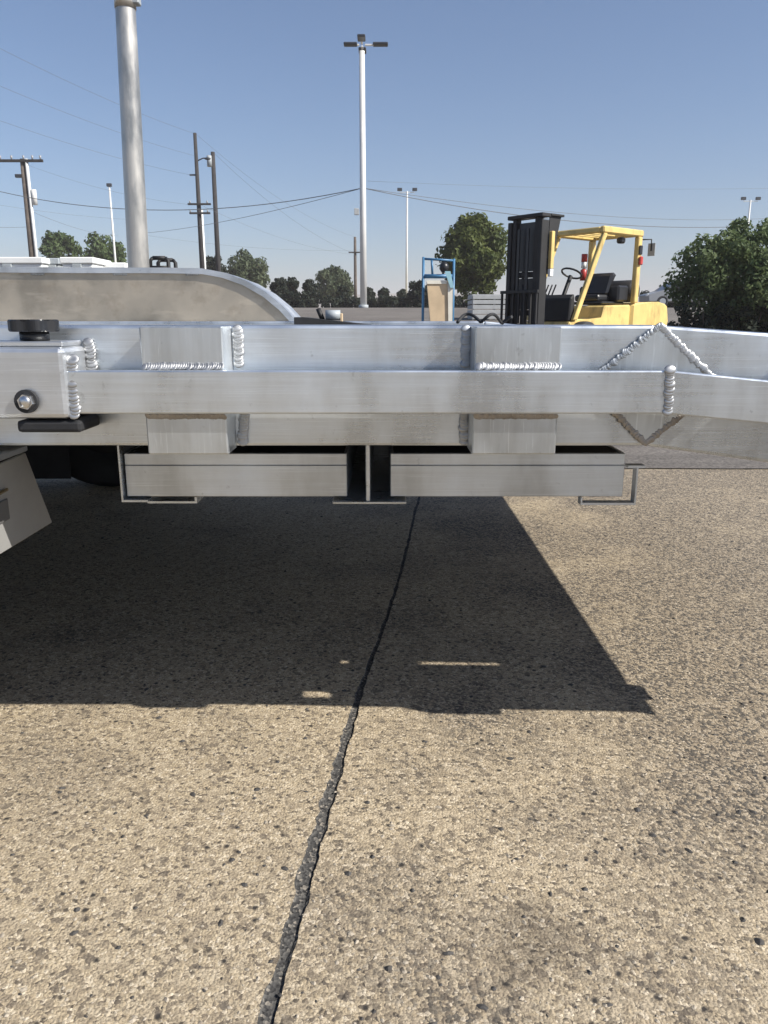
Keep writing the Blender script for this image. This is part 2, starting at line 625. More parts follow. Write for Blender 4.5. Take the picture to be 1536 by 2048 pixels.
# far ridge
hv, hf = [], []
n = 90
for i in range(n + 1):
    x = -2700 + 5400 * i / n
    h = 30 + 12 * noise.noise((x * 0.0016, 2.2, 0)) + 4 * noise.noise((x * 0.006, 5.1, 0)) + 9 * math.exp(-((x - 40) / 260) ** 2)
    h = min(max(h, 4), 56)
    hv += [(x, 1100, 1.5), (x, 1220 + 30 * noise.noise((x * .003, 0, 0)), h), (x, 1380, 1.5)]
for i in range(n):
    a = i * 3
    hf += [(a, a + 3, a + 4, a + 1), (a + 1, a + 4, a + 5, a + 2)]
tag(put('hills', pyd(hv, hf, True), HILL), kind='structure')

# loose chips lying on the apron
def chips():
    bm_v, bm_f, mi = [], [], []
    rnd = random.Random(3)
    for k in range(5200):
        u = rnd.random()
        y = 0.42 + 2.3 * u ** 1.7
        x = (rnd.random() - 0.5) * (0.75 + 1.15 * y)
        if abs(x - crack_centre(y)) < 0.004:
            continue
        r = 0.0011 + 0.0019 * rnd.random() ** 2.5
        dark = rnd.random() < 0.24
        if dark:
            r = 0.0013 + 0.0034 * rnd.random() ** 2
        base = len(bm_v)
        ang = rnd.random() * 6.28
        sx, sy, sz = r * (0.8 + 0.7 * rnd.random()), r * (0.7 + 0.4 * rnd.random()), r * (0.5 + 0.4 * rnd.random())
        ca, sa = math.cos(ang), math.sin(ang)
        for (px, py, pz) in ((1, 0, .1), (.4, .9, .3), (-.7, .7, .1), (-1, -.2, .35), (-.2, -1, .1), (.7, -.7, .25)):
            px *= 0.8 + 0.4 * rnd.random()
            py *= 0.8 + 0.4 * rnd.random()
            bm_v.append((x + (px * sx * ca - py * sy * sa), y + (px * sx * sa + py * sy * ca), pz * sz * 0.9))
        bm_v.append((x, y, sz))
        bm_v.append((x + .2 * sx, y - .2 * sy, sz * .95))
        for i in range(6):
            bm_f.append((base + i, base + (i + 1) % 6, base + (6 if i < 3 else 7)))
        bm_f.append((base, base + 6, base + 7))
        bm_f.append((base + 3, base + 7, base + 6))
        mi += [1 if dark else 0] * 8
    me = pyd(bm_v, bm_f)
    me.materials.append(simple('sandy_chip', (0.36, 0.31, 0.24), 0.85, 0, 0.35, 90))
    me.materials.append(simple('basalt_chip', (0.06, 0.056, 0.052), 0.85, 0, 0.4, 90))
    me.polygons.foreach_set('material_index', mi)
    o = put('gravel', me, None)
    tag(o, 'loose stone chips scattered over the sunlit concrete', 'gravel', kind='stuff')


chips()

# ------------------------------------------------------------------ the trailer
YR, RAIL_T = 0.900, 0.010           # rub rail front face and thickness
YP = YR + RAIL_T + 0.0015           # stake pocket front
YM = 0.967                          # main side rail outer face
MAIN_W = 0.050
Y_FAR = 2.62                        # inner face of the far side rail
ZR1, ZR0 = at(768, 741, YR)[1], at(768, 828, YR)[1]
ZM1, ZM0 = at(768, 650, YM)[1], at(768, 892, YM)[1]
X_BEND = at(1312, 650, YM)[0]
X_RBEND = at(1340, 740, YR)[0]
X_END = 0.88
X_FRONT = -3.4
SL = math.tan(R(5.6))


def drop(x0):
    return lambda c: Vector((c.x, c.y, c.z - max(0.0, c.x - x0) * SL))


def taper_drop(x0):
    """the tail beam deepens: its top edge falls less than its bottom edge"""
    def f(c):
        k = min(1.0, max(0.0, (ZM1 - c.z) / (ZM1 - ZM0)))
        sl = math.tan(R(3.9)) * (1 - k) + math.tan(R(7.8)) * k
        return Vector((c.x, c.y, c.z - max(0.0, c.x - x0) * sl))
    return f


trailer = thing('flatbed_trailer', (-0.6, 1.8, 0),
                'bare aluminium flatbed trailer with welded rub rail casting the big shadow', 'trailer')
T = trailer


def weld(p0, p1, r, mat, normal=(0, -1, 0), pitch=None, name='weld_bead', jit=0.15):
    p0, p1 = Vector(p0), Vector(p1)
    d = p1 - p0
    L = d.length
    pitch = pitch or r * 0.55
    n = max(3, int(L / pitch))
    d.normalize()
    nn = Vector(normal).normalized()
    w = nn.cross(d).normalized()
    rot = Matrix((d, w, nn)).transposed()
    b = MB()
    rnd = random.Random(int(abs(p0.x * 9999 + p0.z * 7777)))
    for i in range(n + 1):
        p = p0 + d * L * i / n + w * (rnd.random() - .5) * r * jit * 2
        s = 1 + (rnd.random() - .5) * 2 * jit
        b.blob(p, r * 0.85 * s, r * 1.05 * s, r * 0.24 * s, rot @ Matrix.Rotation(-0.32, 3, 'Y'), 10, 6)
    return b.build(name, mat, T)


# near side rail: straight run, then the sloped tail section
MB().box(X_FRONT, X_BEND, YM, YM + MAIN_W, ZM0, ZM1, 0.004, seg=2).build('side_rail', ALU, T)
MB().box(X_BEND + 0.0015, X_END - .03, YM, YM + MAIN_W, ZM0, ZM1, 0.004, taper_drop(X_BEND), seg=2).build('tail_rail', ALU, T)
# far side rail
MB().box(X_FRONT, X_BEND, Y_FAR, Y_FAR + MAIN_W, ZM0, ZM1, 0.004, seg=2).build('side_rail', ALU, T)
MB().box(X_BEND + 0.0015, X_END - .03, Y_FAR, Y_FAR + MAIN_W, ZM0, ZM1, 0.004, drop(X_BEND), seg=2).build('tail_rail', ALU, T)
# rub rail
X_R0 = at(136, 780, YR)[0]
P1a, P1b = at(281, 700, YP)[0], at(446, 700, YP)[0]
P2a, P2b = at(950, 700, YP)[0], at(1122, 700, YP)[0]
P3a = P2a + (P2b - P1b) + 0.02
P3b = P3a + (P2b - P2a)
FL = 0.030


def channel(x0, x1, fn, gaps):
    """web plus a short top flange, added to block light between the pockets"""
    b = MB()
    b.box(x0, x1, YR, YR + RAIL_T, ZR0, ZR1, 0.002, fn, 2)
    for (ga, gb) in gaps:
        b.box(ga, gb, YR + RAIL_T + 0.0003, YR + RAIL_T + FL, ZR1 - 0.007, ZR1 - 0.003, 0.0, fn)  # flange added to close the light slit behind the rub rail
    return b


channel(X_R0, X_RBEND - 0.001, None, [(X_R0, P1a - .003), (P1b + .003, P2a - .003), (P2b + .003, X_RBEND - .002)]).build('rub_rail', ALU, T)
channel(X_RBEND + 0.001, X_END, drop(X_RBEND), [(X_RBEND + .002, .445), (.487, P3a - .003), (P3b + .003, X_END)]).build('tail_rub_rail', ALU, T)
MB().box(X_FRONT, X_BEND, Y_FAR + 0.12, Y_FAR + 0.13, ZR0, ZR1, 0.002).build('rub_rail', ALU, T)

# stake pockets between the rub rail and the side rail (hollow square tubes)
def pocket(xa, xb, z0, z1, fn=None, ya=YP, yb=YM - 0.001):
    b = MB()
    t = 0.005
    b.box(xa, xb, ya, ya + t, z0, z1, 0.0015, fn)
    b.box(xa, xb, yb - t, yb, z0, z1, 0.0, fn)
    b.box(xa, xa + t, ya + t, yb - t, z0, z1, 0.0, fn)
    b.box(xb - t, xb, ya + t, yb - t, z0, z1, 0.0, fn)
    return b.build('stake_pocket', ALU_V, T)


ZP1, ZP0 = at(768, 653, YP)[1], at(768, 909, YP)[1]
pocket(P1a, P1b, ZP0, ZP1)
pocket(P2a, P2b, ZP0, ZP1)
pocket(P3a, P3a + (P2b - P2a), ZP0 - 0.022, ZP1, drop(X_BEND))
for k in range(4):
    pocket(P1a - 0.6 * (k + 1) - 0.25, P1b - 0.6 * (k + 1) - 0.25, ZP0, ZP1)

wy = YM - 0.003
# pocket to side rail welds
xw = P1b + 0.008
weld((xw, wy, ZM1 - 0.004), (xw, wy, ZR1 + 0.004), 0.0060, WELD)
weld((xw + .004, wy, ZR0 - 0.004), (xw, wy, ZM0 + 0.006), 0.0060, WELD)
xw = P2a - 0.005
weld((xw, wy, ZM1 - 0.004), (xw, wy, ZR1 + 0.004), 0.0055, WELD_GREY)
weld((xw, wy, ZR0 - 0.004), (xw, wy, ZM0 + 0.006), 0.0060, WELD)
# pocket to rub rail welds: bright on top, underside shade put into the colour below
for a, b_ in ((P1a, P1b), (P2a, P2b)):
    weld((a + .004, YP - 0.003, ZR1 + 0.0045), (b_ - .003, YP - 0.003, ZR1 + 0.0045), 0.0052, WELD, (0, -0.75, 0.65))
    weld((a + .004, YP - 0.003, ZR0 - 0.0035), (b_ - .003, YP - 0.003, ZR0 - 0.0035), 0.0048, WELD_SHADE_TINT, (0, -0.75, -0.65))
# butt weld of the rub rail at the bend
weld((X_RBEND, YR - 0.0005, ZR1 + .001), (X_RBEND + .002, YR - 0.0005, ZR0 + .003), 0.0058, WELD)

# diamond fish plate over the rail joint
dT, dL, dB, dRr = (at(1318, 648, YM), at(1172, 766, YM), at(1288, 889, YM), at(1436, 770, YM))
MB().prism([dT, dL, dB, dRr], 'y', YM - 0.0045, YM - 0.0003, 0.0012).build('fish_plate', ALU_V, T)
e = 0.004
weld((dT[0], YM - e, dT[1] - .002), (dL[0], YM - e, dL[1]), 0.0040, WELD_GREY, jit=.25)
weld((dT[0], YM - e, dT[1] - .002), (dRr[0], YM - e, dRr[1]), 0.0046, WELD, jit=.2)
weld((dB[0], YM - e, dB[1] + .002), (dL[0], YM - e, dL[1]), 0.0040, WELD_SHADE_TINT, jit=.2)
weld((dB[0], YM - e, dB[1] + .002), (dRr[0], YM - e, dRr[1]), 0.0040, WELD_SHADE_TINT, jit=.2)

# deck planks lengthwise; the sloped tail has its own
y = YM + MAIN_W + 0.002
k = 0
npl = 11
pw = (Y_FAR - 0.002 - y) / npl
for k in range(npl):
    MB().box(X_FRONT, X_BEND - 0.002, y + k * pw + 0.0008, y + (k + 1) * pw - 0.0008, ZM1 - .042, ZM1 - .010, 0.002).build('plank', ALU_SHADE, T)
    MB().box(X_BEND + 0.002, X_END - 0.082, y + k * pw + (0.0265 if k == 0 else 0.0008), y + (k + 1) * pw - 0.0008, ZM1 - .042, ZM1 - .010, 0.002,
             drop(X_BEND)).build('plank', ALU_SHADE, T)
# strips added beside the tail rail to block light, gaps left for the slits
for (xa, xb) in ((X_BEND + .003, 0.490), (0.550, 0.650), (0.795, X_END - .083)):
    MB().box(xa, xb, y + .0005, y + .026, ZM1 - .030, ZM1 - .010, 0.001, drop(X_BEND)).build('light_stop_strip', ALU_SHADE, T)
MB().box(X_END + .0005, X_END + .005, YR, YM - .0005, ZR0 - .022, ZM1 - .03, 0.001, drop(X_BEND)).build('shadow_corner_plate', ALU, T)  # unseen plate added to square off the corner of the trailer's shadow
# cross members
x = X_FRONT + 0.2
while x < X_BEND - 0.1:
    MB().box(x, x + 0.05, YM + MAIN_W + .001, Y_FAR - .001, ZM1 - .114, ZM1 - .0425, 0.0).build('cross_member', ALU_SHADE, T)
    x += 0.42
MB().box(X_END - 0.08, X_END - .03, YM + MAIN_W + .001, Y_FAR - .001, ZM0, ZM1 - .010, 0.003, drop(X_BEND)).build('rear_crossbar', ALU, T)

# fender mount on the left: box, knob, bolt, rubber pad
XB = at(133, 770, YR - 0.005)[0]
ZB1, ZB0 = at(60, 694, 0.90)[1], at(60, 838, 0.895)[1]
MB().box(-0.80, XB, YR - 0.006, YM - 0.002, ZB0, ZB1, 0.006, seg=2).build('fender_mount', ALU_BRIGHT, T)
xe = XB + 0.005
weld((xe, YR + 0.004, ZR1 + .012), (xe, YR - 0.001, ZR0 - .001), 0.0072, WELD, jit=.2)
weld((XB + .004, YM - 0.004, ZB1 + .004), (XB + .006, YM - 0.004, ZR1), 0.0066, WELD, jit=.2)
# clamp plate on the box top
MB().box(-0.80, XB - 0.004, YR + 0.004, YM - 0.006, ZB1 + .0005, ZB1 + 0.006, 0.001).build('clamp_plate', ALU_BRIGHT, T)
kx, ky = at(68, 660, 0.935)[0], 0.935
kb = MB()
zk0, zk1 = at(68, 663, 0.935)[1], at(68, 639, 0.935)[1]
ring = []
NL = 72
for i in range(NL):
    a = 2 * math.pi * i / NL
    r = 0.0270 + 0.0030 * math.cos(6 * a)
    ring.append((kx + r * math.cos(a), ky + r * math.sin(a)))
kb.prism(ring, 'z', zk0, zk1, 0.0015)
knob = kb.build('star_knob', BLACK, T)
MB().tube([(kx, ky, ZB1 + 0.0065), (kx, ky, zk0)], 0.0165, 20).build('knob_stem', BLACK, knob)
bx, bz = at(56, 802, YR - .006)
bb = MB()
bb.tube([(bx, YR - 0.0075, bz), (bx, YR - 0.0120, bz)], 0.0135, 24)
bb.build('washer', RUBBER, T)
bb = MB()
bb.tube([(bx + .002, YR - 0.0122, bz), (bx + .002, YR - 0.019, bz)], [0.0095, 0.0088], 6, smooth=False)
bb.blob((bx + .002, YR - 0.019, bz), 0.0072, 0.003, 0.0072)
bb.build('bolt_head', STEEL, T)
pz1, pz0 = at(100, 841, 0.90)[1], at(100, 865, 0.90)[1]
MB().box(at(34, 850, 0.90)[0], at(163, 850, 0.90)[0], YR - 0.002, YM - 0.004, pz0, pz1, 0.004, seg=2).build('rubber_pad', RUBBER, T)

# guard plate hanging below, seen along its face
gx = -0.497
yq = 1.115
zq = at(103, 1045, yq)[1]
zt_ = at(68, 893, 1.07)[1]
gp = [(0.80, zq), (yq, zq), (1.055, zt_ - .006), (0.80, zt_ - .014)]
b = MB()
b.prism(gp, 'x', gx - 0.004, gx, 0.001)
o = b.build('guard_plate', PLATE, T)
MB().box(gx - 0.03, gx + 0.004, 0.78, 1.055, zt_ - .004, zt_ + .006, 0.002).build('plate_flange', ALU, o)
MB().tube([(gx + .003, 0.925, zt_ - .045), (gx + 0.003, 0.985, zt_ - .043)], 0.0022, 8).build('plate_bolt', BRASS, o)
MB().box(gx + .0005, gx + 0.003, 0.945, 0.985, zt_ - .083, zt_ - .055, 0.001).build('plate_shadow_patch', PLATE_DARK, o)  # dark patch standing in for a shadow on the guard plate

# ramp storage: middle web, bottom flange, ledges
YS = 1.022
zr1, zr0 = at(768, 907, YS)[1], at(768, 993, YS)[1]
wx = at(736, 950, YS)[0]
MB().box(wx - 0.0028, wx + 0.0028, YS - 0.012, YS + 1.45, zr0 - 0.004, ZM0 + 0.03, 0.001).build('slot_web', ALU, T)
fx0, fx1 = at(666, 998, YS)[0], at(812, 998, YS)[0]
MB().box(fx0, fx1, YS - 0.014, YS + 1.45, zr0 - 0.0072, zr0 - 0.0042, 0.0006).build('slot_flange', ALU, T)
# left ledge
lx0, lx1 = at(243, 998, YS - .01)[0], at(390, 998, YS)[0]
b = MB()
b.box(lx0, lx0 + 0.0025, YS - 0.010, YS + 1.45, zr0 - 0.0025, ZM0 - 0.001, 0)
b.box(lx0, at(300, 998, YS)[0], YS - 0.010, YS + 1.45, zr0 - 0.0055, zr0 - 0.0026, 0)
b.build('slot_ledge', ALU, T)
b = MB()
b.box(at(290, 998, YS)[0], lx1, YS + 0.010, YS + 0.10, zr0 - 0.0120, zr0 - 0.0090, 0)
b.box(lx1 - 0.003, lx1, YS + 0.010, YS + 0.10, zr0 - 0.0089, zr0 - 0.0030, 0)
b.build('slot_clip', ALU, T)
# right hooked ledge
rx1 = at(1270, 1000, YS)[0]
rx0 = at(1160, 1000, YS)[0]
b = MB()
b.box(rx0, rx1, YS - 0.004, YS + 0.012, zr0 - 0.0110, zr0 - 0.0080, 0)
b.box(rx0, rx0 + 0.0022, YS - 0.004, YS + 0.012, zr0 - 0.0079, zr0 - 0.001, 0)
b.box(rx1 - 0.0022, rx1, YS - 0.004, YS + 0.012, zr0 - 0.0079, zr0 + 0.040, 0)
b.box(rx1 - 0.014, rx1 + 0.009, YS - 0.004, YS + 0.012, zr0 + 0.0401, zr0 + 0.0435, 0)
b.build('slot_hook', ALU_RAMP, T)
# cover plate above the ramps
MB().box(lx0 + .004, rx1 - 0.004, YM + MAIN_W + 0.02, YS + 1.45, ZM0 + 0.0305, ZM0 + 0.036, 0).build('slot_cover', ALU_SHADE, T)

# wheels and axles (tandem, under the left half)
def tyre_mesh(r, w):
    prof = [(r * .60, -w * .40), (r * .80, -w * .50), (r * .93, -w * .49), (r * .985, -w * .40), (r, -w * .2), (r, w * .2),
            (r * .985, w * .40), (r * .93, w * .49), (r * .80, w * .50), (r * .60, w * .40)]
    N = 48
    v, f = [], []
    for i in range(N):
        a = 2 * math.pi * i / N
        for (rr, yy) in prof:
            v.append((rr * math.cos(a), yy, rr * math.sin(a)))
    m = len(prof)
    for i in range(N):
        for j in range(m):
            a, b_ = i * m + j, i * m + (j + 1) % m
            c, d = ((i + 1) % N) * m + (j + 1) % m, ((i + 1) % N) * m + j
            f.append((a, b_, c, d))
    return pyd(v, f, True)


TY = tyre_mesh(0.315, 0.20)
rim = MB()
rim.tube([(0, -0.07, 0), (0, -0.05, 0), (0, 0.05, 0), (0, 0.07, 0)], [0.19, 0.185, 0.185, 0.19], 32)
rim.tube([(0, -0.10, 0), (0, 0.10, 0)], 0.055, 16)
RIM = rim.mesh()
for wxp in (-1.00, -1.655):
    for wyp in (0.80, 2.84):
        w = put('wheel', TY, RUBBER, T)
        w.matrix_parent_inverse = Matrix.Translation(-Vector(T.location)) @ Matrix.Translation((wxp, wyp, 0.315))
        r_ = put('rim', RIM, BLACK_STEEL, w, True)
    MB().tube([(wxp, 0.90, 0.315), (wxp, 2.74, 0.315)], 0.035, 12).build('axle', BLACK_STEEL, T)

# black panel added so the gap between the far wheels reads dark
MB().box(-1.47, -1.12, 2.700, 2.706, 0.045, 0.455, 0.002).build('dark_gap_panel', RUBBER, T)

# far fender: side plate facing us, skin on top, bright rolled rim
YF = Y_FAR + MAIN_W + 0.012
prof = [(598, 650), (588, 636), (566, 612), (532, 584), (492, 561), (448, 545), (405, 537), (330, 535.5), (150, 535), (0, 534), (-260, 533)]
pts = [at(px, py, YF) for px, py in prof]
xl = pts[-1][0]
left = [(2 * xl - x_, z_) for x_, z_ in reversed(pts[:-1])]
arch = pts + left
n = len(arch)


def off(i, d):
    p = Vector((arch[max(i - 1, 0)][0], arch[max(i - 1, 0)][1]))
    q = Vector((arch[min(i + 1, n - 1)][0], arch[min(i + 1, n - 1)][1]))
    t = (q - p).normalized()
    return arch[i][0] + t.y * d, arch[i][1] - t.x * d


b = MB()
b.prism([off(i, -0.0185) for i in range(len(arch))], 'y', YF, YF + 0.004)
fen = b.build('fender_plate', ALU_FENDER, T)
b = MB()
A = [off(i, -0.018) for i in range(n)]
B = [off(i, 0.0) for i in range(n)]
bm = b.bm
for (ya, yb) in ((YF - 0.010, YF + 0.25),):
    r0 = [bm.verts.new((p[0], ya, p[1])) for p in A]
    r1 = [bm.verts.new((p[0], ya, p[1])) for p in B]
    r2 = [bm.verts.new((p[0], yb, p[1])) for p in B]
    r3 = [bm.verts.new((p[0], yb, p[1])) for p in A]
    for i in range(n - 1):
        for u, v_ in ((r0, r1), (r1, r2), (r2, r3), (r3, r0)):
            bm.faces.new((u[i], u[i + 1], v_[i + 1], v_[i])).smooth = False
    for i in (0, n - 1):
        bm.faces.new((r0[i], r1[i], r2[i], r3[i]))
b.build('fender_skin', ALU_BRIGHT, fen)
# small tack welds along the rim underside
for px in (75, 240, 385):
    x_, z_ = at(px, 547, YF)
    weld((x_ - .02, YF - .001, z_), (x_ + .02, YF - .001, z_), 0.006, WELD)

# ------------------------------------------------------------------ ramps stored in the slot
def ramp_thing(px0, px1, label):
    x0, x1 = at(px0, 950, YS)[0], at(px1, 950, YS)[0]
    t = thing('loading_ramp', ((x0 + x1) / 2, YS, zr0), label, 'ramp', 'ramps stored under the deck')
    zl = zr1 - 0.016
    b = MB()
    b.box(x0, x1, YS, YS + 0.006, zr0, zl - 0.0003, 0.0008)
    b.box(x0, x1, YS + 0.0004, YS + 0.006, zl, zr1, 0.0008)
    b.build('end_plate', ALU_RAMP, t)
    for xa in (x0, x1 - 0.004):
        MB().box(xa, xa + 0.004, YS + 0.0065, YS + 1.4, zr0, zr1, 0).build('side_channel', ALU_RAMP, t)
    MB().box(x0 + .0045, x1 - .0045, YS + .0065, YS + 1.39, zr1 - .0045, zr1 - .0015, 0).build('gap_shade_sheet', RUBBER, t)  # black sheet added so the gap above the ramp reads as shade
    for k in range(9):
        yy = YS + 0.06 + k * 0.155
        MB().box(x0 + .0045, x1 - .0045, yy, yy + 0.05, zr0 + .004, zr0 + .029, 0.002).build('rung', ALU_RAMP, t)
    return t


ramp_thing(251, 694, 'long flat aluminium ramp end left of the slot divider')
ramp_thing(781, 1248, 'aluminium ramp end right of the slot divider, beside the hooked ledge')

# ------------------------------------------------------------------ things on the deck
def on_deck(px, y):
    return at(px, 600, y)[0]


# blue hand cart with a beige board, standing on the yard
zd = ZM1 - 0.0095
yb = 9.0
xl_, xr_ = at(847, 560, yb)[0], at(908, 560, yb)[0]
st = thing('hand_cart', ((xl_ + xr_) / 2, yb, 0), 'blue tubular hand cart carrying a tall beige board', 'hand cart')
ztop = at(850, 513, yb)[1]
for xx, zz in ((xl_, ztop), (xr_, ztop - .02)):
    MB().tube([(xx, yb + .06, .12), (xx, yb + .06, zz)], 0.015, 10).build('post', BLUE, st)
MB().tube([(xl_, yb + .06, ztop - .02), (xr_, yb + .06, ztop - .04)], 0.013, 10).build('top_rail', BLUE, st)
zc_ = at(850, 552, yb)[1]
MB().tube([(xl_ + .015, yb + .06, zc_), (xr_ - .015, yb + .06, zc_)], 0.024, 10).build('cross_rail', BLUE, st)
x0 = at(864, 530, yb)[0]
MB().tube([(x0, yb + .06, ztop - .035), (x0 + .01, yb + .06, zc_ + .02)], 0.013, 8).build('handle', BLUE, st)
MB().blob((at(889, 535, yb)[0], yb + .06, at(889, 534, yb)[1]), 0.055, 0.05, 0.06).build('winding_drum', BLACK, st)
bp = [at(853, 563, yb), at(904, 563, yb), (at(905, 600, yb)[0], .10), (at(866, 600, yb)[0] + .02, .10)]
bo = MB().prism(bp, 'y', yb - .02, yb + .02, 0.003).build('board', BEIGE, st)
MB().prism([at(895, 565, yb), at(905, 563, yb), (at(906, 600, yb)[0], .11), (at(900, 600, yb)[0], .11)], 'y', yb - .035, yb - .0205).build('edge_strip', CREAM, bo)
MB().prism([at(853, 561, yb), at(894, 561, yb), at(893, 568, yb), at(854, 568, yb)], 'y', yb - .03, yb - .0205).build('top_strip', CREAM, bo)
MB().prism([at(889, 543, yb), at(900, 543, yb), at(907, 576, yb), at(900, 576, yb)], 'y', yb - .055, yb - .036).build('strap', TEAL, st)
MB().box(xl_ - .02, xr_ + .02, yb - .10, yb + .10, .06, .095, .005).build('toe_plate', BLUE, st)
CWH = tyre_mesh(.085, .05)
for xx in (xl_ - .05, xr_ + .05):
    w = put('wheel', CWH, RUBBER, st, True)
    w.rotation_euler = (0, 0, R(90))
    w.location = (xx - (xl_ + xr_) / 2, .14, .09)
yb = 2.52

# tie-down winch with lever, black mat
yw = 1.95
wt = thing('tie_down_winch', (on_deck(652, yw), yw, zd), 'black lever winch standing on the deck beside the fender tip', 'winch')
xa, za = at(636, 617, yw)
xb_, zb_ = at(646, 641, yw)
MB().tube([(xa, yw, za), (xb_, yw, zb_)], 0.006, 8).build('lever', BLACK_STEEL, wt)
MB().box(xb_ - .004, at(690, 640, yw)[0], yw - .02, yw + .02, zd + .0005, zd + .010, 0.002).build('base', BLACK_STEEL, wt)
dx = at(666, 628, yw)
MB().tube([(dx[0] - .018, yw, zd + .026), (dx[0] + .018, yw, zd + .026)], 0.012, 14).build('drum', GREYBOX, wt)
px_ = at(683, 630, yw)[0]
MB().box(px_ - .003, px_ + .003, yw - .01, yw + .01, zd + .0105, zd + .03, 0.001).build('pawl', BEIGE, wt)

yma = 1.9
x0, x1 = at(588, 645, yma)[0], at(742, 645, yma)[0]
m_ = MB()
m_.prism([(x0, zd + .0006), (x1, zd + .0006), (x1, zd + .003), (x0 + .02, zd + .021), (x0, zd + .021)], 'y', yma, yma + .15, 0.001)
tag(m_.build('rubber_wedge', RUBBER), 'long thin black rubber wedge lying on the deck by the fender tip', 'wedge')

# black strap coil near the louvred crate
ys = 2.5
cv = []
for i in range(40):
    t_ = i / 39
    px = 915 + 110 * t_
    x_, z_ = at(px, 634, ys)
    cv.append((x_, ys + 0.03 * math.sin(t_ * 9), zd + 0.006 + 0.026 * abs(math.sin(t_ * 7.5)) - max(0, x_ - X_BEND) * SL))
tag(MB().tube(cv, 0.005, 8).build('black_hose', RUBBER), 'black hose looped along the deck in front of the slatted crate', 'hose')

# ------------------------------------------------------------------ yard things behind the trailer
def lidded_box(px0, px1, py, Y, mat, label, depth=0.6):
    x0, z1 = at(px0, py, Y)
    x1, _ = at(px1, py, Y)
    t = thing('storage_box', ((x0 + x1) / 2, Y + depth / 2, 0), label, 'box', 'boxes behind the fender')
    MB().box(x0 + .02, x1 - .02, Y + .02, Y + depth - .02, 0.004, z1 - 0.07, 0.01).build('body', mat, t)
    MB().box(x0, x1, Y, Y + depth, z1 - 0.0695, z1, 0.01).build('lid', mat, t)
    xm = (x0 + x1) / 2
    MB().box(xm - .05, xm + .05, Y - .012, Y + .0185, z1 - 0.14, z1 - 0.075, 0.003).build('latch', GREYBOX, t)


lidded_box(-60, 84, 514, 9.0, WHITE, 'widest white storage box at the left picture edge behind the fender')
lidded_box(118, 186, 514, 9.0, WHITE, 'white storage box just left of the big metal pole')
lidded_box(202, 250, 525, 9.4, WHITE, 'lowest white storage box at the foot of the big metal pole')
lidded_box(86, 117, 516, 9.2, GREYBOX, 'narrow grey storage box between two white ones', 0.5)

# black tubular rack right of the pole
Y = 8.8
x0, z1 = at(300, 516, Y)
x1, _ = at(336, 516, Y)
rk = thing('luggage_rack', ((x0 + x1) / 2, Y, 0), 'black tubular rack peeking over the fender right of the big pole', 'rack')
for xx in (x0, x1):
    for yy in (Y, Y + .3):
        MB().tube([(xx, yy, 0.004), (xx, yy, z1 - .03), (xx + (.03 if xx == x0 else -.03), yy, z1)], 0.022, 8).build('leg', BLACK_STEEL, rk)
for yy in (Y, Y + .3):
    MB().tube([(x0 + .03, yy, z1), (x1 - .03, yy, z1)], 0.022, 8).build('rail', BLACK_STEEL, rk)
for zz in (z1 - .1, z1 - .3):
    MB().tube([(x0, Y, zz), (x1, Y, zz)], 0.02, 8).build('crossbar', BLACK_STEEL, rk)

# slatted grey crate
Y = 24.0
x0, z1 = at(946, 588, Y)
x1, _ = at(1034, 588, Y)
cr = thing('slatted_crate', ((x0 + x1) / 2, Y, terr(Y)), 'grey slatted crate standing left of the forklift mast', 'crate')
zg = terr(Y)
nz = 5
hz = (z1 - zg - 0.05) / nz
for k in range(nz):
    za_, zb_ = zg + 0.05 + k * hz, zg + 0.05 + (k + 1) * hz - 0.03
    MB().box(x0, x1, Y, Y + .03, za_, zb_, 0.004).build('slat', SLAT, cr)
    MB().box(x0 - .03, x0, Y + .03, Y + 1.2, za_, zb_, 0.004).build('slat', SLAT, cr)
for xx in (x0 + .03, (x0 + x1) / 2, x1 - .03):
    MB().box(xx - .03, xx + .03, Y + .031, Y + .09, zg - .05, z1 - .005, 0.003).build('upright', SLAT, cr)
MB().box(x0 - .02, x1 + .02, Y + .1, Y + 1.2, z1 - .05, z1 - .006, 0.003).build('top', SLAT, cr)

